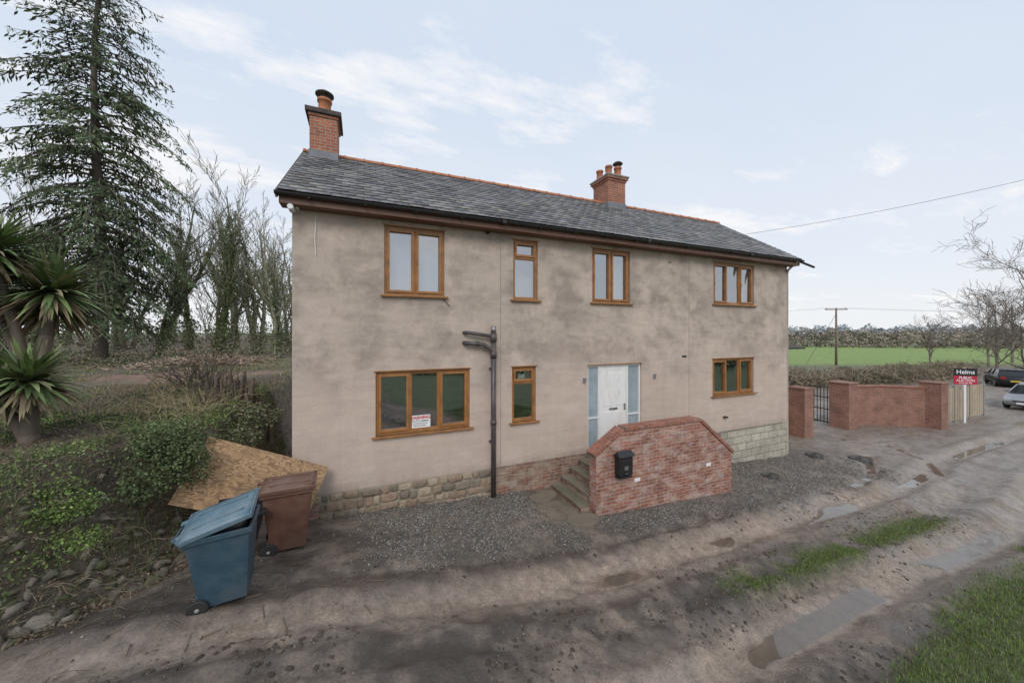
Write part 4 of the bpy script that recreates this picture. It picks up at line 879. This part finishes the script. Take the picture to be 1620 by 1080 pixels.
def car(mat):
    st=[(-2.1,.42,.72,.72),(-2.0,.28,.92,.84),(-1.7,.2,.98,.88),(-.9,.19,1.0,.89),(.3,.19,.98,.89),(1.1,.19,.92,.88),(1.75,.22,.80,.84),(2.05,.30,.68,.76),(2.12,.40,.58,.68)]
    V=[];F=[]
    for x_,zb,zt,hw in st:
        zm=(zb+zt)/2; V+=[(x_,-hw*.9,zb),(x_,-hw,zm-.05),(x_,-hw*.97,zt-.1),(x_,-hw*.86,zt),(x_,hw*.86,zt),(x_,hw*.97,zt-.1),(x_,hw,zm-.05),(x_,hw*.9,zb)]
    for i in range(len(st)-1):
        for j in range(8): a_=i*8+j;b_=i*8+(j+1)%8; F.append((a_,b_,b_+8,a_+8))
    F+=[tuple(range(7,-1,-1)),tuple(range((len(st)-1)*8,len(st)*8))]
    o=[mk('car_body',V,F,mat,smooth=True)]
    cb=[(-1.95,.95,.78),(-1.35,1.42,.62),(-.2,1.47,.62),(.45,1.38,.62),(1.2,.93,.76)]
    V=[];F=[]
    for x_,z,hw in cb: e_=x_ in (-1.95,1.2); V+=[(x_,-hw if e_ else -.80,.93),(x_,-hw,z),(x_,hw,z),(x_,hw if e_ else .80,.93)]
    for i in range(4):
        for j in range(3): a_=i*4+j; F.append((a_,a_+1,a_+5,a_+4))
    o.append(mk('car_windows',V,F,M['carglass']))
    o.append(mk('car_roof',[(-1.45,-.63,1.425),(-.2,-.63,1.485),(.5,-.63,1.39),(.5,.63,1.39),(-.2,.63,1.485),(-1.45,.63,1.425),(-1.45,-.6,1.38),(-.2,-.6,1.44),(.5,-.6,1.35),(.5,.6,1.35),(-.2,.6,1.44),(-1.45,.6,1.38)],[(0,1,4,5),(1,2,3,4),(0,6,7,1),(1,7,8,2),(3,9,10,4),(4,10,11,5),(5,11,6,0),(2,8,9,3)],mat))
    for s in (-1,1):
        for a_,b_ in (((-1.38,.645,1.4),(-1.85,.79,.96)),((-.3,.64,1.46),(-.3,.815,.95)),((.5,.635,1.38),(1.18,.77,.95))):
            o.append(tube('pillar_trim',[(a_[0],s*a_[1],a_[2]),(b_[0],s*b_[1],b_[2])],.03,mat,1))
        for x_ in (-1.3,1.3):
            o.append(cyl('car_wheel',(x_,s*.80-.1,.32),.32,.32,.2,M['rubber'],24,'Y',prof=[(0,.0),(.27,0),(.32,.03),(.32,.17),(.27,.2),(0,.2)])); o.append(cyl('alloy',(x_,s*.80-.11,.32),.2,.2,.22,M['metal'],10,'Y'))
        o.append(box('tail_light',-2.12,-1.95,s*.62-.14,s*.62+.14,.70,.88,M['lampred'],.02)); o.append(box('head_light',1.88,2.07,s*.58-.14,s*.58+.14,.56,.68,M['lampw'],.02)); o.append(box('door_mirror',.75,.92,s*.93-.08,s*.93+.08,.93,1.05,mat,.02))
    o.append(box('rear_plate',-2.125,-2.10,-.26,.26,.50,.61,M['plateY'])); o.append(box('front_plate',2.12,2.14,-.26,.26,.36,.46,M['whitep'])); o.append(box('front_grille',2.06,2.13,-.4,.4,.48,.56,M['black']))
    return o
place('parked_car',car(M['silver']),(38.2,-.25,-1.5),math.radians(178))
place('parked_car',car(M['navy']),(51.6,3.9,-1.5),math.radians(25))
def upole(x,y,h,yaw,gz=-1.5,name='utility_pole'):
    o=[cyl('pole',(0,0,-.3),.15,.10,h+.3,M['poleW'],12),box('crossarm',-1.4,1.4,-.06,.06,h-.25,h-.12,M['poleW'])]
    for s in (-1.2,0,1.2): o.append(cyl('insulator',(s,0,h-.12),.05,.04,.16,M['conc'],8))
    return place(name,o,(x,y,gz),yaw)
upole(61.6,20.2,7.9,math.radians(-30)); upole(23.6,-7.6,9.3,.4,-1.0)
def wire(a,b,sag,name='overhead_wire',r=.012):
    a=Vector(a);b=Vector(b); pts=[]
    for i in range(25):
        t=i/24; p_=a.lerp(b,t); p_.z-=sag*4*t*(1-t); pts.append(p_[:])
    return tube(name,pts,r,M['iron'],1)
wire((14.45,1.9,6.75),(23.6,-7.6,8.9),.35,r=.006)
for s in (-1,1): wire((61.6+s*1.0,20.2-s*.6,6.45),(140+s,-20,7.0),1.2,r=.009); wire((61.6+s*1.0,20.2-s*.6,6.45),(20,90+s,7.0),1.2,r=.009)
tube('pole_stay_wire',[(61.6,20.2,5.6),(57.6,21.8,-1.5)],.02,M['iron'],1)
TW=(np.array([[-.5,0,0],[0,-.05,0],[.5,0,0],[0,.05,0]],float),LEAF[1])
n=32000; t=rng.random(n); hx=27+t*36; hy=12.5-t*6.5+rng.normal(0,.8,n); hz=rng.random(n)**.9*(.5+.9*vn(t*60,hy)+.6*vn(t*14,t*3))
k=~((hx>50)&(hy<7.5)); hx,hy,hz=hx[k],hy[k],hz[k]
v,f,c=scat(*TW,np.stack([hx,hy,-1.5+hz],1),rng.uniform(.3,.7,len(hx)),rrot(len(hx)),pal(len(hx),[(.28,.22,.165),(.32,.26,.19),(.22,.175,.13),(.22,.21,.125)],.35)); fast('bramble_hedge',v,f,M['twig'],c)
n=30000; t=rng.random(n); hx=33+t*60; hy=2.0-t*4+rng.normal(0,.9,n)+8*(rng.random(n)<.5)*t; k=(hx>57); hx,hy,t=hx[k],hy[k],t[k]; hz=rng.random(len(hx))**.8*1.3
v,f,c=scat(*TW,np.stack([hx,hy,-1.5+hz],1),rng.uniform(.25,.6,len(hx)),rrot(len(hx)),pal(len(hx),[(.21,.175,.125),(.15,.18,.085),(.24,.20,.14)],.4)); fast('lane_hedge',v,f,M['twig'],c)
sr=grow(9.8,.2,4,.75,.15,.1,41,(9,6,5,4),.50)
v,f,c=segmesh(sr,(.19,.16,.135),3,.009); o=fast('bare_tree',v,f,M['twig'],c); o.location=(41.6,.4,-1.5)
sr2=grow(8,.18,3,.7,.15,.1,42,(10,7,6),.50)
v,f,c=segmesh(sr2,(.21,.175,.145),3,.014); o=fast('bare_tree',v,f,M['twig'],c); o.location=(62.9,7.0,-1.5)
for (x_,y_,s_) in ((77,11,1.),(70,14,.8),(90,12,1.2),(60,3.0,.9)): inst(o,'bare_tree',(x_,y_,-1.5),random.uniform(0,6),s_)
ps=[]
def row(cx0,cy0,cx1,cy1,num,hh,size,cols,nn=160):
    for i in range(num):
        t=(i+random.random())/num; x_=cx0+(cx1-cx0)*t; y_=cy0+(cy1-cy0)*t; h=hh*random.uniform(.45,1.3); w=h*random.uniform(.45,.85)
        d=rng.normal(size=(nn,3)); d/=np.linalg.norm(d,axis=1)[:,None]; P=d*(rng.random((nn,1))**.4)*np.array([w,w,h*.48])+np.array([x_,y_,-1.5+h*.5])
        ps.append(scat(*LEAF,P,size*rng.uniform(.4,1.4,nn),rrot(nn),pal(nn,cols,.3)*random.uniform(.8,1.2)))
BR=[(.33,.28,.24),(.29,.245,.20),(.35,.30,.255),(.23,.225,.155)]  # distant tree colours lightened in every row, air haze painted into them
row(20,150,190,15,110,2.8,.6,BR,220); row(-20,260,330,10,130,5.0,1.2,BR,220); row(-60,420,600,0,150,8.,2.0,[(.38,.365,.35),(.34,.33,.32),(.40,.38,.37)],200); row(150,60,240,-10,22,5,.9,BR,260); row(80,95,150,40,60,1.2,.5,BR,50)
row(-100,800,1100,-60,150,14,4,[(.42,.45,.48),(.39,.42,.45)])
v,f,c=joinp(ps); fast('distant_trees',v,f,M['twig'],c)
n=14000; hx=rng.uniform(-30,50,n); hy=-24+rng.normal(0,.6,n); hz=rng.random(n)*1.8
v,f,c=scat(*LEAF,np.stack([hx,hy,gh(hx,hy,False)+hz],1),rng.uniform(.15,.35,n),rrot(n),pal(n,[(.06,.08,.03),(.09,.09,.045)],.4)); fast('roadside_hedge',v,f,M['leaf'],c)
# ------------------------------------------------------------------ world, sun, camera
W=bpy.data.worlds.new('World'); SC.world=W; W.use_nodes=True; nt=W.node_tree; bg=nt.nodes['Background']; bg.inputs[1].default_value=.15
mm=MT.__new__(MT); mm.t=nt; mm.b=None
sky=nt.nodes.new('ShaderNodeTexSky'); sky.sky_type='NISHITA'; sky.sun_disc=False; sky.sun_elevation=math.radians(38); sky.sun_rotation=math.radians(205)
tc=nt.nodes.new('ShaderNodeTexCoord').outputs['Generated']; sp=nt.nodes.new('ShaderNodeSeparateXYZ'); nt.links.new(tc,sp.inputs[0])
zc=mm.math('MAXIMUM',sp.outputs[2],0.); zz=mm.math('ADD',zc,.10)
cb=nt.nodes.new('ShaderNodeCombineXYZ'); nt.links.new(mm.math('DIVIDE',sp.outputs[0],zz),cb.inputs[0]); nt.links.new(mm.math('DIVIDE',sp.outputs[1],zz),cb.inputs[1])
cl=mm.noise(mm.mapping(cb.outputs[0],(.8,1.6,1),(3.1,1.7,0)),1.5,10,.64,.1)
big=mm.noise(mm.mapping(cb.outputs[0],(.5,.6,1),(1.2,5.1,0)),.9,3,.5)
cf=mm.ramp(mm.math('ADD',mm.math('MULTIPLY',cl,.62),mm.math('MULTIPLY',big,.38)),[(.53,0.),(.61,.8)])
hc=mm.ramp(zc,[(.0,(.86,.875,.90)),(.16,(.76,.81,.89)),(.6,(.62,.72,.87))])
hcol=mm.mix(1.,hc,(7.,7.,7.),'MULTIPLY')
c1=mm.mix(.94,sky.outputs[0],hcol)
veil=mm.ramp(mm.noise(mm.mapping(cb.outputs[0],(.3,.7,1)),1.2,6,.6),[(.35,0.),(.7,.4)])
c1=mm.mix(veil,c1,(5.6,5.8,6.1)); c2=mm.mix(cf,c1,(6.5,6.5,6.55)); nt.links.new(c2,bg.inputs[0])
sd=bpy.data.lights.new('sun','SUN'); sd.energy=1.4; sd.angle=math.radians(25); sd.color=(1,.96,.91); so=bpy.data.objects.new('sun',sd); COLL.objects.link(so); so.rotation_euler=(math.radians(52),0,math.radians(-25))
cam=bpy.data.cameras.new('camera'); co=bpy.data.objects.new('camera',cam); COLL.objects.link(co); SC.camera=co
co.location=(1.157,-7.394,3.0); co.rotation_euler=(math.radians(90),0,math.radians(-22.97)); cam.sensor_width=36; cam.lens=12.44; cam.shift_y=-.0086; cam.clip_end=6000; cam.clip_start=.05
SC.view_settings.view_transform='Standard'; SC.view_settings.look='None'; SC.view_settings.exposure=0
